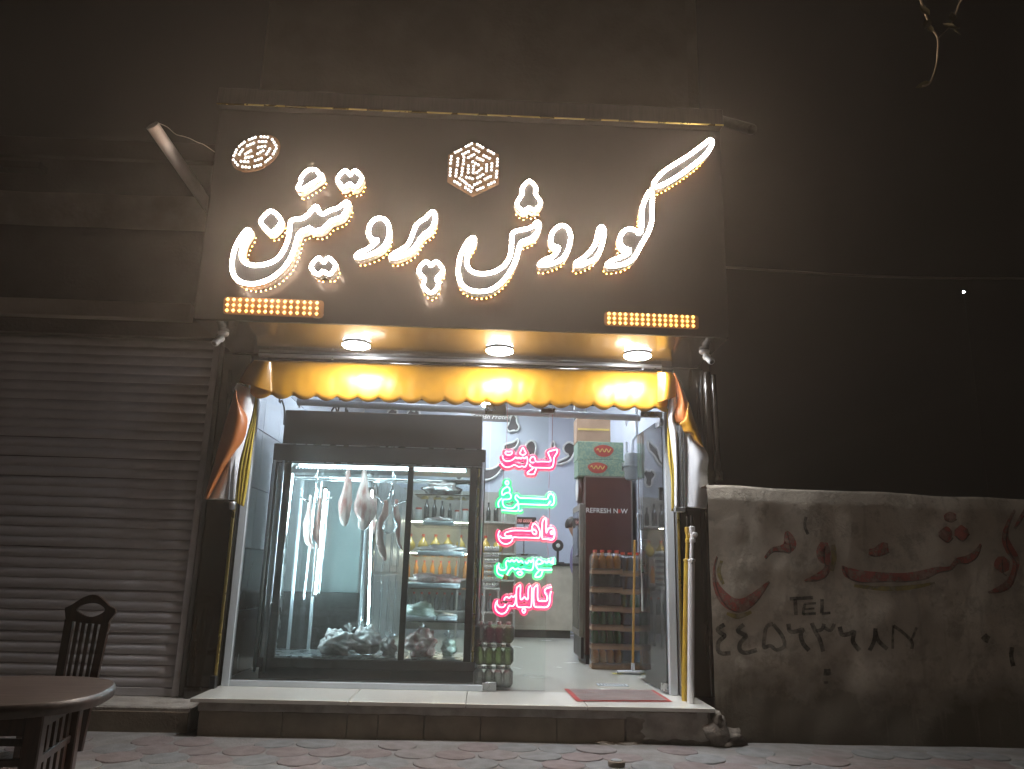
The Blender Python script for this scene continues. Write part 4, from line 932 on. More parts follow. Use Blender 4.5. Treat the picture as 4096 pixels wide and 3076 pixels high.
for x in (pl(1172, 2400, FY1).x, pl(1252, 2400, FY1).x, pl(1448, 2400, FY1).x): obj('rear_post', MB().box((x-.015, FY1-.05, FZ1), (x+.015, FY1-.014, FZ2), .003), 'alu', fr)
obj('rear_post', MB().box((pl(1468, 2400, FY1).x-.012, FY1-.06, FZ1), (pl(1482, 2400, FY1).x+.012, FY1-.014, FZ2), .003), 'chrome', fr)
obj('rear_post', MB().box((FX1-.15, FY1-.05, FZ1), (FX1, FY1, FZ2)), 'brown_metal', fr)
obj('side_wall', MB().box((FX0, FY0+.055, FZ1), (FX0+.03, FY1, FZ2)), 'steel', fr)
obj('side_wall', MB().box((FX1-.03, FY0+.055, FZ1), (FX1, FY1-.05, FZ2)), 'brown_metal', fr)
obj('floor_tray', MB().box((FX0+.03, FY0+.055, FZ1), (FX1-.03, FY1-.06, FZ1+.012)), 'steel', fr)
gr = MB()
for k in range(60):
    x = FX0+.2+k*(FX1-FX0-.4)/59; gr.box((x, FY0+.10, FZ2-.035), (x+.012, FY0+.14, FZ2-.012))
obj('air_grille', gr, 'white_frame', fr, kind='stuff')
obj('top_light', MB().box((FX0+.22, FY0+.16, FZ2-.016), (FX1-.2, FY0+.20, FZ2-.002)), 'fstrip', fr)
obj('hanging_rail', MB().tube([(FX0+.05, 8.0, FZ2-.085), (FX1-.05, 8.0, FZ2-.085)], .014, 10), 'chrome', fr, True)
obj('hanging_rail', MB().tube([(FX0+.05, 8.2, FZ2-.085), (FX1-.05, 8.2, FZ2-.085)], .014, 10), 'chrome', fr, True)
def tubelamp(pa, pb, Y, r):
    a, b = P(*pa, Y), P(*pb, Y); h = obj('lamp_holder', MB().bar(a+Vector((-.02, .03, .03)), b+Vector((-.02, .03, -.03)), .02, .05, (1, 0, 0)), 'brown_metal', fr)
    obj('light_tube', MB().tube([a, b], r, 12), 'tube', h, True)
tubelamp((1166, 1895), (1104, 2412), 7.80, .022)
tubelamp((1303, 1958), (1262, 2375), 8.30, .012)
tubelamp((1488, 1960), (1470, 2560), 8.30, .006)
xr_ = FX1-.115; obj('light_tube', MB().tube([(xr_, FY0+.09, FZ1+.1), (xr_, FY0+.09, FZ2-.1)], .006, 8), 'tube', fr, True)  # extra tube added out of sight behind the post to brighten the shelves
hp = P(1520, 1722, FY0+.06)
def glyph_copy(sc, ox, oz, gy, nm, mat, parent, th=.004, r=None):
    cxg = sum(p[0] for g_ in GLYPH for p in g_)/sum(len(g_) for g_ in GLYPH); czg = sum(p[1] for g_ in GLYPH for p in g_)/sum(len(g_) for g_ in GLYPH)
    for g_ in GLYPH:
        q = [((x-cxg)*sc+ox, (z-czg)*sc+oz) for x, z in g_]
        o = obj(nm, MB().prism(q, gy-th, gy-.0005), mat, parent)
        if r: obj('outline', MB().tube([(x, gy-th, z) for x, z in resample(q, r*1.2)], r, 6, closed=True), 'white_print', o, True)
glyph_copy(.078, hp.x, hp.z, FY0+.06, 'raised_letter', 'black_pl', hdr, .003)

# hung lamb
ZM = (1100, 1850, 3.3217)
def carcass(nm, spec, Y, mat, lb, cat='meat', flat=.62, grp=None, seed=0):
    q = smooth2(zz(*ZM, spec), 4, False); K = 14; mb = MB(); v = []
    pts = [P(x, y, Y) for x, y, _ in q]
    for i, (x, y, h) in enumerate(q):
        rr = max(h, 2)/ZM[2]/F*8.2; t = (pts[min(i+1, len(q)-1)]-pts[max(i-1, 0)]).normalized(); s_ = t.cross(Vector((0, 1, 0))).normalized()
        for k in range(K):
            a = 2*math.pi*k/K; n_ = 1+.24*noise.fractal(Vector((math.cos(a)*1.3+seed, math.sin(a)*1.3, i*.14)), 1, 2, 3)
            v.append(pts[i]+s_*(rr*n_*math.cos(a))+Vector((0, 1, 0))*(rr*n_*flat*math.sin(a)))
    f = [(i*K+k, i*K+(k+1) % K, (i+1)*K+(k+1) % K, (i+1)*K+k) for i in range(len(q)-1) for k in range(K)]+[tuple(range(K))[::-1], tuple((len(q)-1)*K+k for k in range(K))]
    o = obj(nm, mb.add(v, f), mat, None, True)
    return tag(o, lb, cat, grp)
carcass('hanging_meat', [(470,430,15),(465,500,24),(455,600,27),(450,700,37),(430,800,50),(425,900,52),(430,1000,46),(460,1080,38),(510,1135,16)], 8.02, 'fat', 'pale fatty cut of lamb hung nearest the bright tube', seed=1)
carcass('hanging_meat', [(600,470,22),(590,560,22),(580,680,24),(570,780,32),(555,880,44),(550,980,42),(570,1060,26),(595,1155,8)], 8.08, 'meat_d', 'slim dark red cut hung beside the pale fatty cut', seed=2)
carcass('hanging_meat', [(992,60,22),(972,150,34),(965,280,46),(950,400,64),(935,520,84),(928,620,82),(922,720,70),(925,800,42),(932,845,14)], 8.0, 'meat', 'medium lamb leg hung left of the largest leg', seed=3)
carcass('hanging_meat', [(1190,80,24),(1185,170,34),(1180,280,48),(1172,400,84),(1178,520,118),(1192,640,132),(1200,740,112),(1180,820,86),(1148,892,36)], 7.98, 'meat', 'largest lamb leg hung in the middle of the fridge', seed=4)
carcass('hanging_meat', [(1478,505,28),(1470,600,34),(1450,700,52),(1420,800,56),(1400,900,50),(1390,1000,48),(1400,1100,48),(1430,1200,42),(1470,1305,16)], 8.0, 'meat_d', 'long dark strip of meat hung left of the knotted bag', seed=5)
carcass('hanging_meat', [(1610,490,22),(1610,580,30),(1615,680,40),(1625,780,37),(1630,880,34),(1635,980,30),(1655,1080,22),(1697,1165,8)], 8.04, 'meat', 'slender pale strip of meat hung next to the fridge divider', seed=6)
carcass('plastic_bag', [(1555,560,8),(1552,640,12),(1542,720,40),(1528,810,92),(1528,880,92),(1545,935,50)], 7.94, 'film', 'knotted clear bag hanging between two strips of meat', 'bag', seed=7)
def hook(lb, pts, Y=7.99):
    t = thing('meat_hook', (P(*zz(*ZM, [pts[0][0]])[0], Y).x, 8.0, FZ2-.085), lb, 'hook')
    nm = ['hook', 'spreader', 'spike', 'spike']
    for i, s_ in enumerate(pts):
        q = [tuple(P(*p_, Y)) for p_ in zz(*ZM, s_)]
        if i == 0: q = [(q[0][0], q[0][1], FZ2-.085)]+q
        obj(nm[min(i, 3)], MB().tube(smooth2(q, 4, False) if i == 0 else q, .0065, 7), 'chrome', t, True)
hook('steel hook and spreader carrying the pale fatty cut', [[(572,60),(572,120),(545,150),(540,185),(575,215),(572,250),(548,262),(550,345)], [(530,345),(575,345),(575,470),(540,560),(505,552),(530,500),(530,345)], [(340,465),(455,525)], [(620,540),(755,455)]])
hook('steel hook and spreader carrying the knotted bag', [[(1575,60),(1575,140),(1600,175),(1598,205),(1565,245),(1540,260),(1560,290),(1550,365)], [(1535,370),(1572,370),(1550,525),(1500,525),(1535,370)], [(1320,435),(1445,545)], [(1570,580),(1750,505)]])
hook('plain steel hook carrying the largest lamb leg', [[(1205,60),(1210,120),(1235,170),(1215,195),(1190,160)]], 8.0)
hook('plain steel hook carrying the medium lamb leg', [[(975,30),(965,90),(945,130),(960,160),(985,120)]], 8.0)

# shelves of the right compartment
ZS = (1550, 1850, 2.076)
for k, y in enumerate((268, 522, 775, 1045, 1318)):
    z = P(*zz(*ZS, [(430, y)])[0], 7.80).z
    sf = obj('shelf', MB().box((xm+.04, 7.76, z-.008), (FX1-.05, 8.28, z)), 'shelfg', fr)
def sz(k): return P(*zz(*ZS, [(430, (268, 522, 775, 1045, 1318)[k])])[0], 7.80).z
def sx(x, Y=7.95): return P(*zz(*ZS, [(x, 800)])[0], Y).x
def trayt(k, x0, x1, lb, mat='bagged', y0=7.80, h=.045, mh=.055):
    a, b = sx(x0), sx(x1); z = sz(k)+.001
    t = thing('food_tray', ((a+b)/2, 7.95, z), lb, 'tray')
    obj('tray', MB().box((a, y0, z), (b, y0+.3, z+h), .012), 'tray', t)
    obj('wrapped_food', lump((a+b)/2, y0+.15, z+h+mh*.35, (b-a)*.46, .13, mh, k*5+x0*.01, .5, 20), mat, t, True)
pk = thing('meat_pack', (sx(425), 7.95, sz(0)), 'film wrapped block of meat on the top glass shelf', 'meat')
obj('block', lump(sx(425), 7.95, sz(0)+.078, .155, .11, .066, 3, .35, 20), 'fat', pk, True)
obj('wrapping', lump(sx(425), 7.95, sz(0)+.080, .165, .12, .074, 3, .45, 20), 'film', pk, True)
trayt(1, 285, 545, 'clear wrapped tray of fish on the second glass shelf', 'bagged', mh=.03)
trayt(2, 250, 640, 'white tray with loose bags on the middle glass shelf', 'bagged', mh=.045)
trayt(3, 175, 610, 'long white tray of minced meat under film on the fourth shelf', 'meat', h=.05, mh=.06)
trayt(4, 150, 430, 'tray of greens in shiny film on the lowest glass shelf', 'bag_green', mh=.085)
obj_l = trayt(4, 440, 600, 'narrow pale tray at the end of the lowest glass shelf', 'bagged', mh=.015)
# bags of meat on the fridge floor
ZF = (1000, 2250, 2.0109)
def bag(x0, x1, y0, lb, mat, Y=7.86, seed=0, knot=None):
    a, b = P(*zz(*ZF, [(x0, 700)])[0], Y), P(*zz(*ZF, [(x1, 700)])[0], Y); top = P(*zz(*ZF, [((x0+x1)/2, y0)])[0], Y).z; z0 = FZ1+.014
    t = thing('meat_bag', ((a.x+b.x)/2, Y, z0), lb, 'bag')
    h = (top-z0)/2; w_ = (b.x-a.x)/2
    mb = lump((a.x+b.x)/2, Y, z0+h*.93, w_*.96, min(w_*.8, .2), h, seed, .42, 36)
    for i, v in enumerate(mb.v):
        x, y, z = v; mb.v[i] = (x, y, max(z, z0))
    obj('contents', mb, mat, t, True)
    kx = P(*zz(*ZF, [(knot, y0)])[0], Y).x if knot else (a.x+b.x)/2
    kz = z0+h*1.85
    obj('knot', MB().tube([(kx, Y, kz-.05), (kx+.005, Y, kz), (kx-.008, Y, kz+.03), (kx-.03, Y, kz+.07)], [.05, .012, .012, .035], 10, caps=False).tube([(kx, Y, kz), (kx+.03, Y, kz+.05)], [.010, .03], 8, caps=False), 'film', t, True)
bag(555, 850, 540, 'wide rounded bag of meat on the fridge floor under the pale cut', 'bagged', seed=1, knot=800)
bag(800, 1045, 505, 'tallest crumpled bag of bones on the fridge floor under the largest leg', 'bagged', 7.90, seed=6, knot=900)
bag(1055, 1175, 600, 'small tied bag on the fridge floor beside the divider', 'bagged', seed=11)
bag(1245, 1510, 545, 'reddish bag of meat on the floor of the shelved compartment', 'meat', seed=16, knot=1400)
bag(1535, 1660, 610, 'small dark crumpled bag in the corner of the shelved compartment', 'bag_green', 7.95, seed=21)

# ------------------------------------------------------------------ behind the fridge
pw = thing('partition_wall', (-1.5, 9.3, FL), 'pale partition with a dark granite foot seen through the fridge', 'wall')
xw = P(1440, 2200, 9.3).x; zb = P(1300, 2368, 9.3).z
obj('panel', MB().box((RX0+.002, 9.30, zb), (xw, 9.38, 2.72), .004), 'teal', pw)
obj('foot', MB().box((RX0+.002, 9.29, FL), (xw+.02, 9.39, zb-.002), .004), 'granite', pw)
obj('cap', MB().box((RX0+.002, 9.28, 2.722), (xw+.01, 9.40, 2.80), .004), 'granite', pw)
# panelled cupboards receding behind the partition
cbn = thing('cupboard_row', (-.75, 11, FL), 'row of tall grey panelled cupboards behind the partition', 'cupboard')
cA, cB = Vector((P(1462, 2200, 9.6).x, 9.6, 0)), Vector((P(1612, 2200, 12.2).x, 12.2, 0))
dd = (cB-cA); nn = Vector((dd.y, -dd.x, 0)).normalized()
obj('carcase', MB().bar((cA+Vector((0, 0, 1.42)))-nn*.06, (cB+Vector((0, 0, 1.42)))-nn*.06, .1, 2.2), 'cabinet', cbn)
for k in range(5):
    for z0, z1 in ((.36, 1.22), (1.26, 2.46)):
        a, b = cA+dd*(k/5+.01), cA+dd*((k+1)/5-.01); zc = (z0+z1)/2
        dr = obj('cupboard_door', MB().bar(a+Vector((0, 0, zc)), b+Vector((0, 0, zc)), .02, z1-z0, bev=.003), 'cabinet', cbn)
        e = (b-a).normalized()*.08
        obj('door_panel', MB().bar(a+e+nn*.012+Vector((0, 0, zc)), b-e+nn*.012+Vector((0, 0, zc)), .012, z1-z0-.16, bev=.004), 'cabinet', dr)

# wall shelving with bottles on the back
YB_ = 12.6
su = thing('wall_shelving', (.0, YB_, FL), 'long lit wall shelves of bottles and jars at the back of the shop', 'shelf')
hS = []
bx0, bx1 = P(1610, 2200, YB_).x, P(2060, 2200, YB_).x
for px in ((1760, 2082), (1760, 2206), (1760, 2312), (1760, 2440)):
    z = P(*px, YB_).z; hS.append(z)
    b = obj('shelf_board', MB().box((bx0, YB_-.15, z-.03), (bx1, YB_+.2, z), .003), 'shelfw', su)
    if px[1] in (2082, 2206): obj('led_strip', MB().box((bx0+.1, YB_-.14, z-.04), (bx1-.6, YB_-.125, z-.031)), 'led_strip', b)
obj('back_board', MB().box((bx0, YB_+.205, FL+.1), (bx1, YB_+.235, hS[0]+.5)), 'shelfw', su)
for x in (bx0, (bx0+bx1)/2, bx1): obj('upright', MB().box((x-.015, YB_-.14, FL), (x+.015, YB_+.204, hS[0]+.5), .003), 'shelfw', su)
def bottle_mesh(nm, prof, mat, capmat, capprof, n=12):
    me = MB().lathe(prof, (0, 0, 0), n).mesh(nm); me.materials.append(MT[mat]); me.materials.append(MT[capmat]); me.shade_smooth(); me.set_sharp_from_angle(angle=R(50))
    bm = bmesh.new(); bm.from_mesh(me); c_ = MB().lathe(capprof, (0, 0, 0), n); vv = [bm.verts.new(v) for v in c_.v]
    for f in c_.f: bm.faces.new([vv[i] for i in f]).material_index = 1
    bm.to_mesh(me); bm.free(); return me
BM = dict(
 dark=bottle_mesh('bottle', [(.032, 0), (.036, .01), (.036, .17), (.015, .22), (.013, .27)], 'dark_bottle', 'black_pl', [(.016, .268), (.016, .30)]),
 flask=bottle_mesh('bottle', [(.03, 0), (.07, .04), (.085, .09), (.07, .14), (.025, .19), (.02, .23)], 'oil', 'cap_r', [(.026, .228), (.026, .265)]),
 jar=bottle_mesh('jar', [(.045, 0), (.05, .01), (.05, .13), (.04, .15)], 'jar', 'cap_r', [(.046, .149), (.046, .175)]),
 orange=bottle_mesh('bottle', [(.036, 0), (.040, .01), (.038, .08), (.041, .15), (.016, .22), (.014, .24)], 'orange_drink', 'cap_r', [(.018, .238), (.018, .265)]),
 cola=bottle_mesh('bottle', [(.036, 0), (.040, .01), (.037, .08), (.041, .15), (.016, .22), (.014, .24)], 'cola', 'cap_r', [(.018, .238), (.018, .265)]),
 green=bottle_mesh('bottle', [(.036, 0), (.040, .01), (.037, .08), (.041, .15), (.016, .22), (.014, .24)], 'green_drink', 'yellow_print', [(.018, .238), (.018, .265)]),
 water=bottle_mesh('bottle', [(.036, 0), (.040, .01), (.037, .08), (.041, .15), (.016, .22), (.014, .24)], 'water', 'cap_r', [(.018, .238), (.018, .265)]),
 pink=bottle_mesh('bottle', [(.03, 0), (.046, .02), (.046, .06), (.040, .075), (.046, .09), (.044, .12), (.018, .155), (.016, .17)], 'pink_drink', 'white_pl', [(.021, .168), (.021, .195)]),
 lime=bottle_mesh('bottle', [(.03, 0), (.046, .02), (.046, .06), (.040, .075), (.046, .09), (.044, .12), (.018, .155), (.016, .17)], 'lime_drink', 'white_pl', [(.021, .168), (.021, .195)]),
 clear=bottle_mesh('bottle', [(.03, 0), (.046, .02), (.046, .06), (.040, .075), (.046, .09), (.044, .12), (.018, .155), (.016, .17)], 'clear_drink', 'white_pl', [(.021, .168), (.021, .195)]),
)
def put(kind, loc, label=None, cat=None, group=None, parent=None, sc=1):
    o = bpy.data.objects.new('jar' if kind == 'jar' else 'bottle', BM[kind]); col.objects.link(o); o.location = loc; o.scale = (sc, sc, sc)
    if parent is not None:
        o.parent = parent; o.matrix_parent_inverse = Matrix.Translation(-parent.location)
    else: tag(o, label, cat, group)
    return o
LBL = {'dark': 'dark glass bottle on the top back shelf', 'jar': 'pale jar with red lid on the top back shelf', 'flask': 'round yellow oil flask with red cap on the middle back shelf', 'orange': 'orange juice bottle on the lower back shelf', 'water': 'clear water bottle on the lowest back shelf'}
x = bx0+.10
while x < bx1-.1:
    k = pr_.choice(('dark', 'dark', 'jar')); put(k, (x, YB_, hS[0]+.001), LBL[k], 'bottle' if k != 'jar' else 'jar', 'top shelf '+k, sc=pr_.uniform(.85, 1.25)); x += .125
x = bx0+.12
while x < bx1-.1: put('flask', (x, YB_, hS[1]+.001), LBL['flask'], 'bottle', 'oil flasks'); x += .20
x = bx0+.10
while x < bx1-.1: put('orange', (x, YB_, hS[2]+.001), LBL['orange'], 'bottle', 'juice bottles'); x += .13
x = bx0+.10
while x < bx1-.1: put('water', (x, YB_, hS[3]+.001), LBL['water'], 'bottle', 'water bottles'); x += .12
# name board on the rear wall: dark letters with pale outlines, and a small latin name plate
nbd = thing('wall_logo', (0, RY1, 2), 'dark Persian lettering with pale outlines across the white rear wall', 'sign')
ref = P(2052, 1700, RY1-.01); sc = .55*RY1/6.2
gi = GLYPH[9]; gx = sum(p[0] for p in gi)/len(gi); gz = sum(p[1] for p in gi)/len(gi)
for g_ in GLYPH:
    q = [((x-gx)*sc+ref.x, (z-gz)*sc+ref.z) for x, z in g_]
    q = [(x, z) for x, z in q]
    if max(p[0] for p in q) > RX1 or min(p[0] for p in q) < RX0: 
        q = [(min(max(x, RX0+.02), 1.82), z) for x, z in q]
    if max(p[1] for p in q) > RZ1-.02: q = [(x, min(z, RZ1-.03)) for x, z in q]
    o = obj('letter', MB().prism(q, RY1-.03, RY1-.001), 'logo_fill', nbd)
    obj('outline', MB().tube([(x, RY1-.032, z) for x, z in resample(q, .05)], .022, 6, closed=True), 'white_print', o, True)
c = P(1955, 1668, 8.6)
npl = thing('name_plate', (c.x, 8.6, c.z), 'small grey hanging plate with white cursive Latin shop name', 'sign')
obj('plate', MB().box((c.x-.20, 8.6, c.z-.05), (c.x+.24, 8.612, c.z+.05), .003), 'logo_fill', npl)
obj('lettering', text_mb('Korosh Protein', .075, (c.x+.02, 8.598, c.z-.02), (1, 0, 0), (0, 0, 1), (0, -1, 0), .001, .35), 'white_print', npl)
for dx in (-.18, .22): obj('cord', MB().tube([(c.x+dx, 8.606, c.z+.05), (c.x+dx, 8.606, RZ1)], .003, 5), 'white_pl', npl)

# egg trays stacked by the shelves
YE = 11.6
for j, px in enumerate((1948, 1978)):
    c = P(px, 2330, YE)
    for k in range(7):
        z = P(px, 2350, YE).z + k*.085
        t = thing('egg_tray', (c.x, YE, z), 'grey egg tray, '+('lowest', 'second from the bottom', 'third from the bottom', 'middle one', 'third from the top', 'second from the top', 'topmost')[k]+' of the stack '+('next to the fridge' if j == 0 else 'farther from the fridge'), 'egg tray', 'egg trays on the stand')
        obj('tray', MB().box((c.x-.055, YE-.15, z), (c.x+.055, YE+.15, z+.03), .006), 'eggtray', t)
        eg = MB()
        for a in range(3):
            for b in range(6): eg.lathe([(.0, .0), (.017, .012), (.018, .026), (.010, .044), (0, .05)], (c.x-.036+a*.036, YE-.12+b*.048, z+.026), 8, caps=False)
        obj('eggs', eg, 'egg', t, True, kind='stuff')
zt = P(1960, 2350, YE).z
es = thing('display_stand', (P(1963, 2400, YE).x, YE, FL), 'white stand carrying the stacks of egg trays', 'stand')
cx0 = P(1930, 2400, YE).x; cx1 = P(1998, 2400, YE).x
obj('top', MB().box((cx0, YE-.2, zt-.03), (cx1, YE+.2, zt-.001), .004), 'shelfw', es)
for x in (cx0+.02, cx1-.02):
    for y in (YE-.18, YE+.18): obj('leg', MB().box((x-.015, y-.015, FL), (x+.015, y+.015, zt-.03)), 'shelfw', es)

# counter with scale
YK = 12.9
k0, k1 = P(2020, 2500, YK).x, P(2290, 2500, YK).x
ct = thing('shop_counter', ((k0+k1)/2, YK+.3, FL), 'cream shop counter with a dark plinth at the back of the shop', 'counter')
zk = P(2150, 2250, YK).z
obj('plinth', MB().box((k0+.03, YK+.05, FL), (k1-.03, YK+.6, FL+.12)), 'plinth', ct)
obj('front', MB().box((k0, YK, FL+.121), (k1, YK+.62, zk-.04), .006), 'counter', ct)
obj('counter_top', MB().box((k0-.03, YK-.04, zk-.039), (k1+.03, YK+.65, zk), .006), 'granite', ct)
c = P(2100, 2080, YK+.2)
sc_ = thing('weighing_scale', (c.x, YK+.25, zk), 'weighing scale with raised red digit display on the counter', 'scale')
obj('body', MB().box((c.x-.2, YK+.1, zk+.001), (c.x+.2, YK+.4, zk+.11), .015), 'white_pl', sc_)
obj('pan', MB().box((c.x-.22, YK+.08, zk+.125), (c.x+.22, YK+.42, zk+.14), .005), 'steel', sc_)
obj('pan_support', MB().box((c.x-.05, YK+.2, zk+.109), (c.x+.05, YK+.3, zk+.126)), 'black_pl', sc_)
obj('pole', MB().tube([(c.x, YK+.38, zk+.1), (c.x, YK+.38, c.z-.04)], .016, 8), 'steel', sc_)
ds = obj('display', MB().box((c.x-.20, YK+.34, c.z-.06), (c.x+.20, YK+.40, c.z+.06), .008), 'black_pl', sc_)
obj('digits', text_mb('00 0000', .075, (c.x, YK+.337, c.z-.03), (1, 0, 0), (0, 0, 1), (0, -1, 0), .001, .15), 'digits', ds)
c = P(2232, 2182, YK+.2)
t = thing('roll_holder', (c.x, YK+.2, zk), 'round black roll holder with pale hub on the counter', 'roll holder')
obj('drum', MB().lathe([(.0, -.02), (.085, -.018), (.095, .0), (.095, .06), (.08, .075)], (c.x, YK+.2, c.z), 22, 'Y'), 'black_pl', t, 40)
obj('hub', MB().lathe([(.022, -.036), (.034, -.03), (.034, -.02)], (c.x, YK+.2, c.z), 14, 'Y'), 'jar', t, 40)
obj('post', MB().box((c.x-.02, YK+.21, zk+.001), (c.x+.02, YK+.25, c.z-.06)).box((c.x-.1, YK+.12, zk+.0005), (c.x+.1, YK+.34, zk+.02), .004), 'black_pl', t)

# ------------------------------------------------------------------ drinks cooler on the right, its side to the street
YK2 = 9.35
q0, q1 = P(2338, 2300, YK2).x, P(2532, 2300, YK2).x; zt2 = P(2440, 1905, YK2).z
dc = thing('drinks_cooler', ((q0+q1)/2, YK2+.4, FL), 'tall dark red drinks cooler standing side on by the open door leaf', 'cooler')
obj('body', MB().box((q0, YK2, FL+.10), (q1, YK2+.75, zt2), .015), 'cooler', dc)
obj('base', MB().box((q0+.02, YK2+.03, FL), (q1-.02, YK2+.72, FL+.10)), 'black_pl', dc)
for x0, x1, z0, z1 in ((q0-.002, q0+.012, FL+.12, zt2-.004), (q0+.012, q1-.012, zt2-.018, zt2-.004), (q1-.012, q1+.002, FL+.12, zt2-.004)): obj('edge_trim', MB().box((x0, YK2-.006, z0), (x1, YK2+.001, z1)), 'cooler_f', dc)
ft = obj('door_frame', MB().box((q0-.06, YK2+.01, FL+.30), (q0-.004, YK2+.74, zt2-.34), .006), 'cooler_f', dc)
obj('door_glass', MB().box((q0-.064, YK2+.06, FL+.38), (q0-.060, YK2+.69, zt2-.42)), 'fglass', ft)
obj('louvre', MB().box((q0-.04, YK2+.01, FL+.06), (q0-.004, YK2+.74, FL+.295), .004), 'black_pl', dc)
lb_ = obj('round_header', MB().lathe([(.0, -.05), (.17, -.045), (.185, -.02), (.185, .0)], (q0-.002, YK2+.36, zt2-.13), 26, 'X'), 'cooler', dc, 40)
obj('header_face', MB().lathe([(.0, -.056), (.15, -.052)], (q0-.002, YK2+.36, zt2-.13), 22, 'X', caps=False), 'white_print', lb_)
zs_ = P(2430, 2052, YK2).z; xs_ = lambda x: P(x, 2052, YK2).x
obj('slogan', text_mb('REFRESH N', .080, (xs_(2408), YK2-.002, zs_), (1, 0, 0), (0, 0, 1), (0, -1, 0), .0012, 0, .001), 'white_print', dc)
obj('slogan', text_mb('W', .080, (xs_(2497), YK2-.002, zs_), (1, 0, 0), (0, 0, 1), (0, -1, 0), .0012, 0, .001), 'white_print', dc)
obj('slogan_drop', MB().lathe([(.0, -.002), (.024, -.002)], (xs_(2477), YK2-.001, zs_+.026), 18, 'Y', caps=False), 'red_print', dc)
# boxes on the cooler
def carton(x0, x1, y0, y1, z0, z1, lb, mat, Y=YK2+.02, d=.4):
    t = thing('carton', ((x0+x1)/2, Y+d/2, z0), lb, 'box')
    b_ = obj('box_body', MB().box((x0, Y, z0), (x1, Y+d, z1), .004), mat, t); return t, b_
zq = lambda y: P(2430, y, YK2+.02).z
xq = lambda x: P(x, 1800, YK2+.02).x
def printed(t, b_, cx, z0, z1, wd_):
    zc = (z0+z1)/2
    ov = [(cx+wd_*.5*math.cos(a)*(1+.08*math.sin(3*a)), zc+(z1-z0)*.33*math.sin(a)) for a in [2*math.pi*k/24 for k in range(24)]]
    obj('printed_badge', MB().prism(ov, YK2+.016, YK2+.019), 'red_print', b_)
    sq = [(cx-wd_*.36+wd_*.72*k/12, zc+(z1-z0)*(.10*math.sin(k*1.7)+.02)) for k in range(13)]
    obj('printed_name', MB().tube([(x, YK2+.016, z) for x, z in smooth2(sq, 3, False)], .006, 5), 'yellow_print', b_)
z0 = zt2+.001; z1 = zq(1840); z2_ = zq(1768); z3 = zq(1670)
t, b_ = carton(xq(2312), xq(2498), 0, 0, z0, z1, 'green checked carton with red badge resting on the cooler top', 'carton'); printed(t, b_, xq(2390), z0, z1, .24)
t, b_ = carton(xq(2310), xq(2494), 0, 0, z1+.002, z2_, 'green checked carton with red badge on top of the first carton', 'carton'); printed(t, b_, xq(2415), z1, z2_, .24)
t, b_ = carton(xq(2308), xq(2444), 0, 0, z2_+.002, z3, 'plain brown cardboard box topmost over the cooler', 'card', YK2+.05, .35)
obj('tape', MB().box((xq(2312), YK2+.046, (z2_+z3)/2-.01), (xq(2440), YK2+.049, (z2_+z3)/2+.015)), 'yellow_print', b_)

# stacked packs of drinks in front of the cooler
def pack(kind, cx, cy, z, lb, nx=3, ny=2, tray=True, grp=None):
    t = thing('drinks_pack', (cx, cy, z), lb, 'drinks pack', grp); w_ = nx*.084
    if tray: obj('cardboard_tray', MB().box((cx-w_/2-.008, cy-.09, z), (cx+w_/2+.008, cy+.09, z+.065), .004), 'card', t)
    for i in range(nx):
        for j in range(ny): put(kind, (cx-w_/2+.042+i*.084, cy-.042+j*.084, z+.006), parent=t)
    obj('shrink_wrap', MB().box((cx-w_/2-.012, cy-.094, z+.012), (cx+w_/2+.012, cy+.094, z+.235), .03), 'film', t)
cxl, cxr = P(2424, 2400, 9.0).x, P(2516, 2400, 9.0).x; hpk = (P(2424, 2225, 9.0).z-FL)/6
for k, (kd, lb) in enumerate((('orange', 'lowest pack of the left drinks stack, orange soda in a tray'), ('green', 'pack of green bottles second from the floor in the left stack'), ('green', 'pack of green bottles third from the floor in the left stack'), ('cola', 'pack of dark cola fourth from the floor in the left stack'), ('cola', 'pack of cola fifth from the floor in the left stack'), ('orange', 'topmost pack of orange soda on the left drinks stack'))):
    pack(kd, cxl, 9.0, FL+.001+k*hpk, lb, 4)
for k, (kd, lb) in enumerate((('water', 'lowest pack of the right drinks stack, clear water bottles'), ('cola', 'pack of cola second from the floor in the right stack'), ('cola', 'pack of cola third from the floor in the right stack'), ('green', 'pack of green bottles fourth from the floor in the right stack'), ('cola', 'pack of cola fifth from the floor in the right stack'), ('cola', 'topmost pack of cola on the right drinks stack'))):
    pack(kd, cxr+.02, 9.02, FL+.001+k*hpk*.98, lb, 3)
# pack of small juice bottles inside the closed door leaf
cb_ = P(1976, 2600, 7.42)
for k, lb in enumerate(('lowest pack of small clear bottles on the floor behind the door glass', 'middle pack of small lime bottles behind the door glass', 'top pack of small pink and lime bottles behind the door glass')):
    z = FL+k*.19
    t = thing('juice_pack', (cb_.x, 7.42, z), lb, 'drinks pack')
    for i in range(4):
        for j in range(2): put(('clear', 'lime', 'pink')[k] if not (k == 2 and i in (0, 3)) else ('clear' if i == 0 else 'lime'), (cb_.x-.129+i*.086, 7.40+j*.086, z+.001), parent=t, sc=.93)
    obj('shrink_wrap', MB().box((cb_.x-.178, 7.35, z+.004), (cb_.x+.178, 7.54, z+.165), .03), 'film', t)
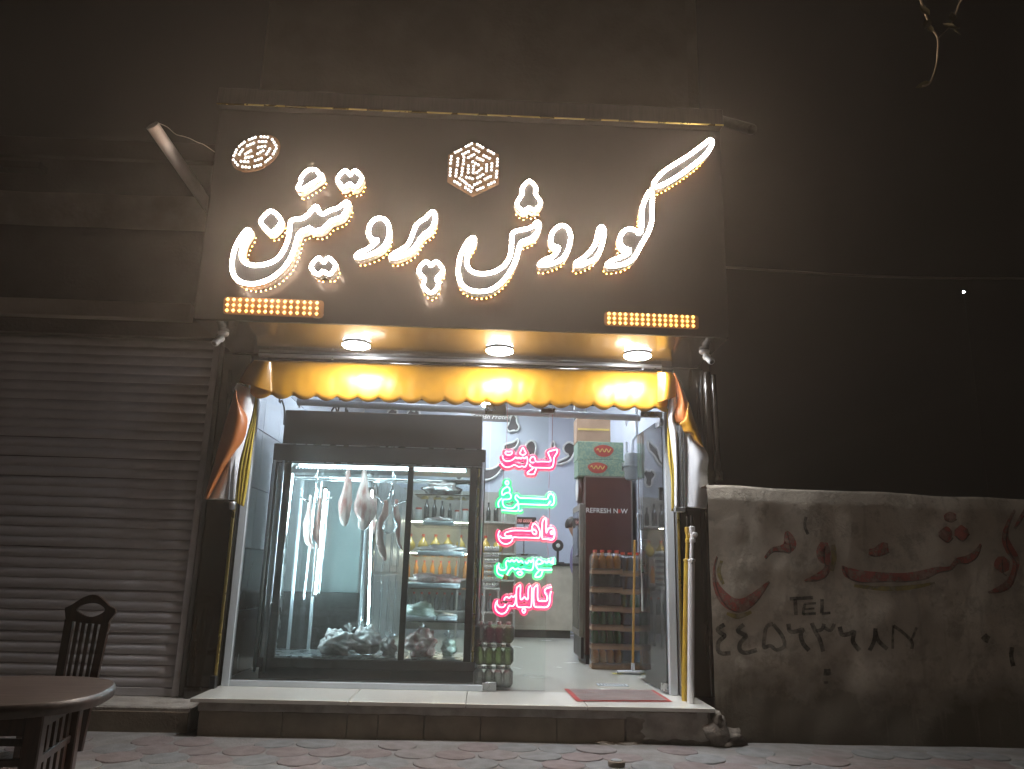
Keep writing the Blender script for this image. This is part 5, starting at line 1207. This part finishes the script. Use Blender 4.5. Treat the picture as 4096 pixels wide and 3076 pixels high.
# broom
ZQ = (2150, 2100, 2.215)
bq = P(*zz(*ZQ, [(835, 1320)])[0], 8.55); a = P(*zz(*ZQ, [(862, 135)])[0], 8.75); b = P(*zz(*ZQ, [(845, 1240)])[0], 8.55)
br_ = thing('broom', (b.x, 8.55, FL), 'broom with orange handle and yellow grey bristles leaning by the drinks', 'broom')
obj('broom_handle', MB().tube([b, a], .013, 10), 'handle', br_, 40)
zh = b.z
obj('socket', MB().tube([b+Vector((0, 0, .02)), b+Vector((0, 0, -.06))], [.018, .022], 10), 'white_pl', br_, 40)
obj('head', MB().box((b.x-.17, b.y-.03, zh-.09), (b.x+.17, b.y+.03, zh-.055), .01), 'white_pl', br_)
def brist(x0, x1, mat, k0, k1):
    v = [(x0, b.y-.028, zh-.09), (x1, b.y-.028, zh-.09), (x1, b.y+.028, zh-.09), (x0, b.y+.028, zh-.09), (x0+k0, b.y-.055, FL+.003), (x1+k1, b.y-.055, FL+.003), (x1+k1, b.y+.055, FL+.003), (x0+k0, b.y+.055, FL+.003)]
    obj('bristles', MB().add(v, [(0, 1, 2, 3), (7, 6, 5, 4), (0, 4, 5, 1), (1, 5, 6, 2), (2, 6, 7, 3), (3, 7, 4, 0)]), mat, br_)
brist(b.x-.165, b.x-.09, 'broomy', -.055, -.02); brist(b.x-.088, b.x+.088, 'broomg', -.02, .02); brist(b.x+.09, b.x+.165, 'broomy', .02, .055)
# grey gas meter on pipes
c = P(2527, 1865, 8.8)
gm = thing('gas_meter', (c.x, 8.8, c.z), 'grey rounded gas meter hanging on white pipes by the open leaf', 'meter')
obj('tank', MB().lathe([(.0, -.16), (.07, -.155), (.085, -.12), (.085, .12), (.07, .15), (0, .155)], (c.x, 8.8, c.z), 18, caps=False), 'grey_tank', gm, 40)
obj('band', MB().lathe([(.086, -.012), (.10, -.008), (.10, .008), (.086, .012)], (c.x, 8.8, c.z), 18), 'grey_tank', gm)
obj('inlet_pipe', MB().tube([(c.x+.01, 8.8, c.z+.15), (c.x+.01, 8.8, c.z+.30), (c.x+.06, 8.8, c.z+.36), (c.x+.06, 8.8, RZ1)], .022, 10).tube([(c.x-.06, 8.8, c.z+.15), (c.x-.06, 8.8, c.z+.28)], .016, 8), 'white_frame', gm, 40)
obj('outlet_pipe', MB().tube([(c.x+.08, 8.8, c.z+.3), (c.x+.17, 8.8, c.z+.33), (c.x+.21, 8.8, c.z+.28), (c.x+.21, 8.8, c.z-.50), (c.x+.16, 8.8, c.z-.56), (c.x+.05, 8.8, c.z-.56)], .028, 10), 'white_frame', gm, 40)
obj('bracket', MB().box((c.x-.1, 8.86, c.z-.05), (1.842, 8.88, c.z+.05)), 'steel', gm)
# floor drain and door mat
c = G(2450, 2741, FL)
fd = thing('floor_drain', (c.x, c.y, FL), 'white slotted drain grate in the cream floor behind the mat', 'drain')
obj('plate', MB().box((c.x-.145, c.y-.06, FL-.001), (c.x+.145, c.y+.06, FL+.006), .002), 'white_frame', fd)
for k in range(9): obj('slot', MB().box((c.x-.125+k*.029, c.y-.042, FL+.0062), (c.x-.112+k*.029, c.y+.042, FL+.0075)), 'plinth', fd)
mq = [G(2265, 2760, FL), G(2612, 2765, FL), G(2680, 2807, FL), G(2312, 2805, FL)]
mtn = thing('door_mat', (sum((q.x for q in mq))/4, mq[0].y, FL), 'red and grey striped cloth door mat on the marble threshold', 'mat')
def mp(u, v, dz=0): 
    p = (mq[0]*(1-u)+mq[1]*u)*(1-v)+(mq[3]*(1-u)+mq[2]*u)*v; p.z = FL+.008+dz+.003*noise.noise((u*9, v*5, 1)); return p
obj('border', MB().grid(lambda u, v: mp(-.02+1.04*u, -.06+1.12*v, -.002), 30, 10), 'mat', mtn, True)
for k in range(11):
    obj('stripe', MB().grid(lambda u, v: mp(.03+.94*u, (k+.18+.64*v)/11, .003), 24, 2), 'mat2' if k % 2 == 0 else 'mat2', mtn, True)

# ------------------------------------------------------------------ neon words hanging behind the door glass
YNE = YG+.10
ZA = (1960, 1740, 4.613); ZW = (1960, 2040, 3.773)
WORDS = [
 ('red neon Persian word for meat, hung topmost behind the door glass', ZA, 'red', [
  ([(300,300),(345,312),(388,300),(410,335),(370,368),(312,368),(280,335)], 1), ([(605,230),(640,290),(662,340),(605,372),(548,338),(572,290)], 1),
  ([(235,385),(235,430),(270,472),(330,484),(400,468),(450,430),(475,408),(505,440),(540,412),(566,445),(602,408),(634,440),(672,402),(690,440),(684,520),(645,592),(592,576),(540,592),(490,570),(440,550),(400,575),(330,596),(270,585),(225,545),(215,515)], 0),
  ([(1235,262),(1238,320),(1195,390),(1176,440),(1172,520),(1150,585),(1100,606),(960,606),(860,602),(800,600),(742,570),(730,530)], 0), ([(1230,264),(1080,310),(1080,362),(1112,430),(1108,490),(960,490),(850,490),(830,430),(795,398),(755,420),(735,470),(762,508),(800,510),(822,490)], 0), ([(852,618),(826,690),(800,726),(702,722),(690,692),(760,640),(802,610)], 0)]),
 ('green neon Persian word for chicken, hung second from the top behind the door glass', ZA, 'green', [
  ([(315,842),(346,880),(315,922),(280,880)], 1), ([(310,960),(245,1000),(220,1060),(232,1112),(290,1072),(350,1060),(366,1000),(332,960)], 1), ([(350,1060),(386,1110),(380,1168),(322,1190),(252,1190),(232,1230),(246,1300),(290,1340),(380,1352),(430,1345),(480,1292),(520,1240),(472,1180),(470,1130),(500,1110),(550,1160),(700,1166),(900,1175),(1045,1180),(1075,1122),(1115,1085),(1160,1110),(1182,1180),(1175,1260),(1140,1300),(1120,1280)], 0),
  ([(222,1170),(172,1210),(150,1270),(165,1340)], 0), ([(215,1390),(300,1390),(420,1402),(500,1400),(530,1350),(530,1282),(700,1280),(900,1290),(1050,1295),(1085,1260),(1115,1210)], 0), ([(530,1406),(565,1400),(600,1380)], 0)]),
 ('red neon Persian word for fish, hung in the middle behind the door glass', ZW, 'red', [
  ([(840,115),(792,170),(785,280),(785,400),(800,440),(850,436),(880,442),(930,450),(965,420),(972,340),(950,280),(910,268),(870,300),(850,350),(845,250),(845,125)], 0), ([(930,320),(952,345),(932,368),(910,345)], 1),
  ([(660,195),(720,250),(752,330),(742,418),(690,422),(560,416),(440,416),(352,412),(330,470),(270,508),(210,510),(150,470),(125,400),(130,340),(155,305)], 0), ([(658,198),(635,250),(620,310),(480,310),(352,310),(300,322),(240,340),(220,378),(260,398),(322,390),(310,420),(240,426),(180,420),(150,390)], 0), ([(650,290),(700,330),(682,370),(640,345)], 1)]),
 ('green neon Persian word for sausage, hung second from the bottom behind the door glass', ZW, 'green', [
  ([(135,800),(130,860),(160,904),(220,905),(250,870),(236,810),(262,760),(300,782),(330,750),(362,782),(400,750),(432,790),(470,762),(500,810)], 0), ([(530,782),(560,810),(590,760),(622,790),(650,740),(656,830),(630,904),(560,905),(500,890),(460,905),(420,880),(380,900),(342,870),(310,895),(280,930),(250,990)], 0),
  ([(110,830),(105,920),(130,970),(200,1000)], 0), ([(408,945),(450,932),(494,950),(450,985)], 1), ([(740,740),(702,770),(690,830),(720,890),(770,906),(860,906),(940,905)], 0), ([(740,740),(782,770),(790,800),(722,822),(700,795)], 0), ([(790,800),(822,772),(852,800),(890,770),(922,800),(952,740),(952,830)], 0), ([(792,920),(762,1000),(682,1012),(700,960),(742,920)], 0)]),
 ('red neon Persian word for cold cuts, hung lowest behind the door glass', ZW, 'red', [
  ([(930,1160),(840,1190),(825,1240),(862,1310),(850,1368),(760,1372),(720,1345),(716,1150),(690,1148),(660,1200),(660,1420),(690,1465),(760,1467),(850,1465),(895,1410),(906,1290),(922,1220)], 0), ([(620,1140),(580,1180),(575,1330),(550,1350),(520,1310),(482,1350),(457,1330),(460,1140),(432,1150),(400,1190),(400,1400),(420,1460),(480,1467),(540,1462),(600,1470),(625,1420),(630,1160)], 0),
  ([(510,1480),(536,1515),(510,1556),(484,1515)], 1), ([(386,1282),(350,1312),(320,1298),(290,1330),(250,1310),(215,1340),(222,1372)], 0), ([(390,1300),(380,1400),(340,1450),(290,1440),(265,1500),(220,1555),(150,1562),(90,1510),(80,1430),(112,1365),(106,1410),(140,1460),(200,1466),(236,1420)], 0)]),
]
for wi, (lb, z, colr, strokes) in enumerate(WORDS):
    allp = [P(*q, YNE) for s_, _ in strokes for q in zz(*z, s_)]
    x0, x1 = min(p.x for p in allp), max(p.x for p in allp); z0, z1 = min(p.z for p in allp), max(p.z for p in allp)
    t = thing('neon_sign', ((x0+x1)/2, YNE, z0), lb, 'neon sign')
    for s_, cl in strokes:
        q = smooth2([tuple(P(*p_, YNE)) for p_ in zz(*z, s_)], 4, bool(cl)); q = resample(q, .006, bool(cl))
        sl_ = obj('neon_halo', MB().tube([(p.x, YNE+.020, p.z) for p in q], .0285, 8, closed=bool(cl)), colr+'_glow', t, True)  # wide glowing tube added as the coloured halo round each core
        obj('neon_core', MB().tube([(p.x, YNE, p.z) for p in q], .0088, 7, closed=bool(cl)), colr+'_core', sl_, True)
    zt_ = z1+ (2.93-z1 if wi == 0 else .12)
    for xx in (x0+.04, x1-.05): obj('hanging_wire', MB().tube([(xx, YNE+.012, z1-.06), (xx+.004, YNE+.012, (z1+zt_)/2), (xx-.002, YNE+.012, zt_)], .0028, 5), 'cable_r', t)

# ------------------------------------------------------------------ person behind the cooler
def person():
    px, py, z0 = P(2282, 2100, 10.1).x+.26, 10.35, FL
    t = thing('person', (px, py, z0), 'person with dark hair in a dark shirt standing behind the drinks cooler', 'person')
    J = {'pel': (0, 0, .92), 'spi': (0, .01, 1.15), 'che': (-.05, .0, 1.34), 'nek': (-.13, -.01, 1.46), 'hd0': (-.17, -.015, 1.54), 'hd1': (-.20, -.02, 1.62), 'hd2': (-.22, -.01, 1.69),
         'shl': (-.17, .0, 1.40), 'ell': (-.22, -.03, 1.12), 'wrl': (-.20, -.12, .92), 'hal': (-.20, -.15, .84), 'shr': (.17, 0, 1.40), 'elr': (.22, -.03, 1.12), 'wrr': (.20, -.12, .92), 'har': (.20, -.15, .84),
         'hil': (-.09, 0, .88), 'knl': (-.10, -.02, .48), 'anl': (-.10, .02, .09), 'tol': (-.10, -.14, .035), 'hir': (.09, 0, .88), 'knr': (.10, -.02, .48), 'anr': (.10, .02, .09), 'tor': (.10, -.14, .035)}
    RD = {'pel': .135, 'spi': .13, 'che': .15, 'nek': .055, 'hd0': .075, 'hd1': .088, 'hd2': .075, 'shl': .07, 'ell': .045, 'wrl': .032, 'hal': .03, 'shr': .07, 'elr': .045, 'wrr': .032, 'har': .03, 'hil': .09, 'knl': .065, 'anl': .045, 'tol': .04, 'hir': .09, 'knr': .065, 'anr': .045, 'tor': .04}
    ED = [('pel', 'spi'), ('spi', 'che'), ('che', 'nek'), ('nek', 'hd0'), ('hd0', 'hd1'), ('hd1', 'hd2'), ('che', 'shl'), ('shl', 'ell'), ('ell', 'wrl'), ('wrl', 'hal'), ('che', 'shr'), ('shr', 'elr'), ('elr', 'wrr'), ('wrr', 'har'), ('pel', 'hil'), ('hil', 'knl'), ('knl', 'anl'), ('anl', 'tol'), ('pel', 'hir'), ('hir', 'knr'), ('knr', 'anr'), ('anr', 'tor')]
    ks = list(J); me = bpy.data.meshes.new('body'); me.from_pydata([J[k] for k in ks], [(ks.index(a), ks.index(b)) for a, b in ED], [])
    o = bpy.data.objects.new('body', me); col.objects.link(o)
    sk = o.modifiers.new('skin', 'SKIN'); sv = me.skin_vertices[0].data
    for i, k in enumerate(ks): sv[i].radius = (RD[k], RD[k]*(.72 if k in ('pel', 'spi', 'che') else 1))
    sv[0].use_root = True
    o.modifiers.new('smooth', 'SUBSURF').levels = 2
    bpy.context.view_layer.update()
    m2 = bpy.data.meshes.new_from_object(o.evaluated_get(bpy.context.evaluated_depsgraph_get())); bpy.data.objects.remove(o)
    for mt in ('shirt', 'trousers', 'skin', 'black_pl'): m2.materials.append(MT[mt])
    rot = Matrix.Translation((px, py, z0)) @ Matrix.Rotation(R(12), 4, 'Z')
    for p in m2.polygons:
        c = p.center; p.material_index = 2 if c.z > 1.46 or (abs(c.x) > .15 and c.z < 1.02 and c.y < -.05) else 0 if c.z > .90 else 1 if c.z > .075 else 3
        p.use_smooth = True
    m2.transform(rot)
    obj('body', m2, None, t)
    hm = MB(); 
    def hf(u, v):
        a, p_ = u*2*math.pi, v*math.pi*.62
        d = Vector((math.cos(a)*math.sin(p_)*.098-.21, math.sin(a)*math.sin(p_)*.112+.02, math.cos(p_)*.112+1.64)); return rot @ d
    obj('hair', hm.grid(hf, 20, 10), 'hair', t, True)
    fc = MB()
    fc.tube([(-.2, -.112, 1.635), (-.2, -.128, 1.60), (-.2, -.110, 1.595)], [.012, .016, .012], 8); fc.v = [tuple(rot @ Vector(v)) for v in fc.v]
    obj('nose', fc, 'skin', t, True)
person()

# ------------------------------------------------------------------ haze volume added in place of lens glow round the sign
HZ = .0058
hz = MB().box((-24, -8, -1), (24, 84, 10.5))
ho = tag(obj('haze', hz, None), 'thin added haze standing in for lens glow round the lit sign', 'haze', kind='stuff')
mt = bpy.data.materials.new('glow haze'); mt.use_nodes = True; n = mt.node_tree.nodes; n.remove(n['Principled BSDF'])
pv = n.new('ShaderNodeVolumePrincipled'); pv.inputs['Color'].default_value = (.95, .82, .70, 1); pv.inputs['Density'].default_value = HZ; pv.inputs['Anisotropy'].default_value = .75
mt.node_tree.links.new(pv.outputs[0], n['Material Output'].inputs['Volume'])
ho.data.materials.append(mt)
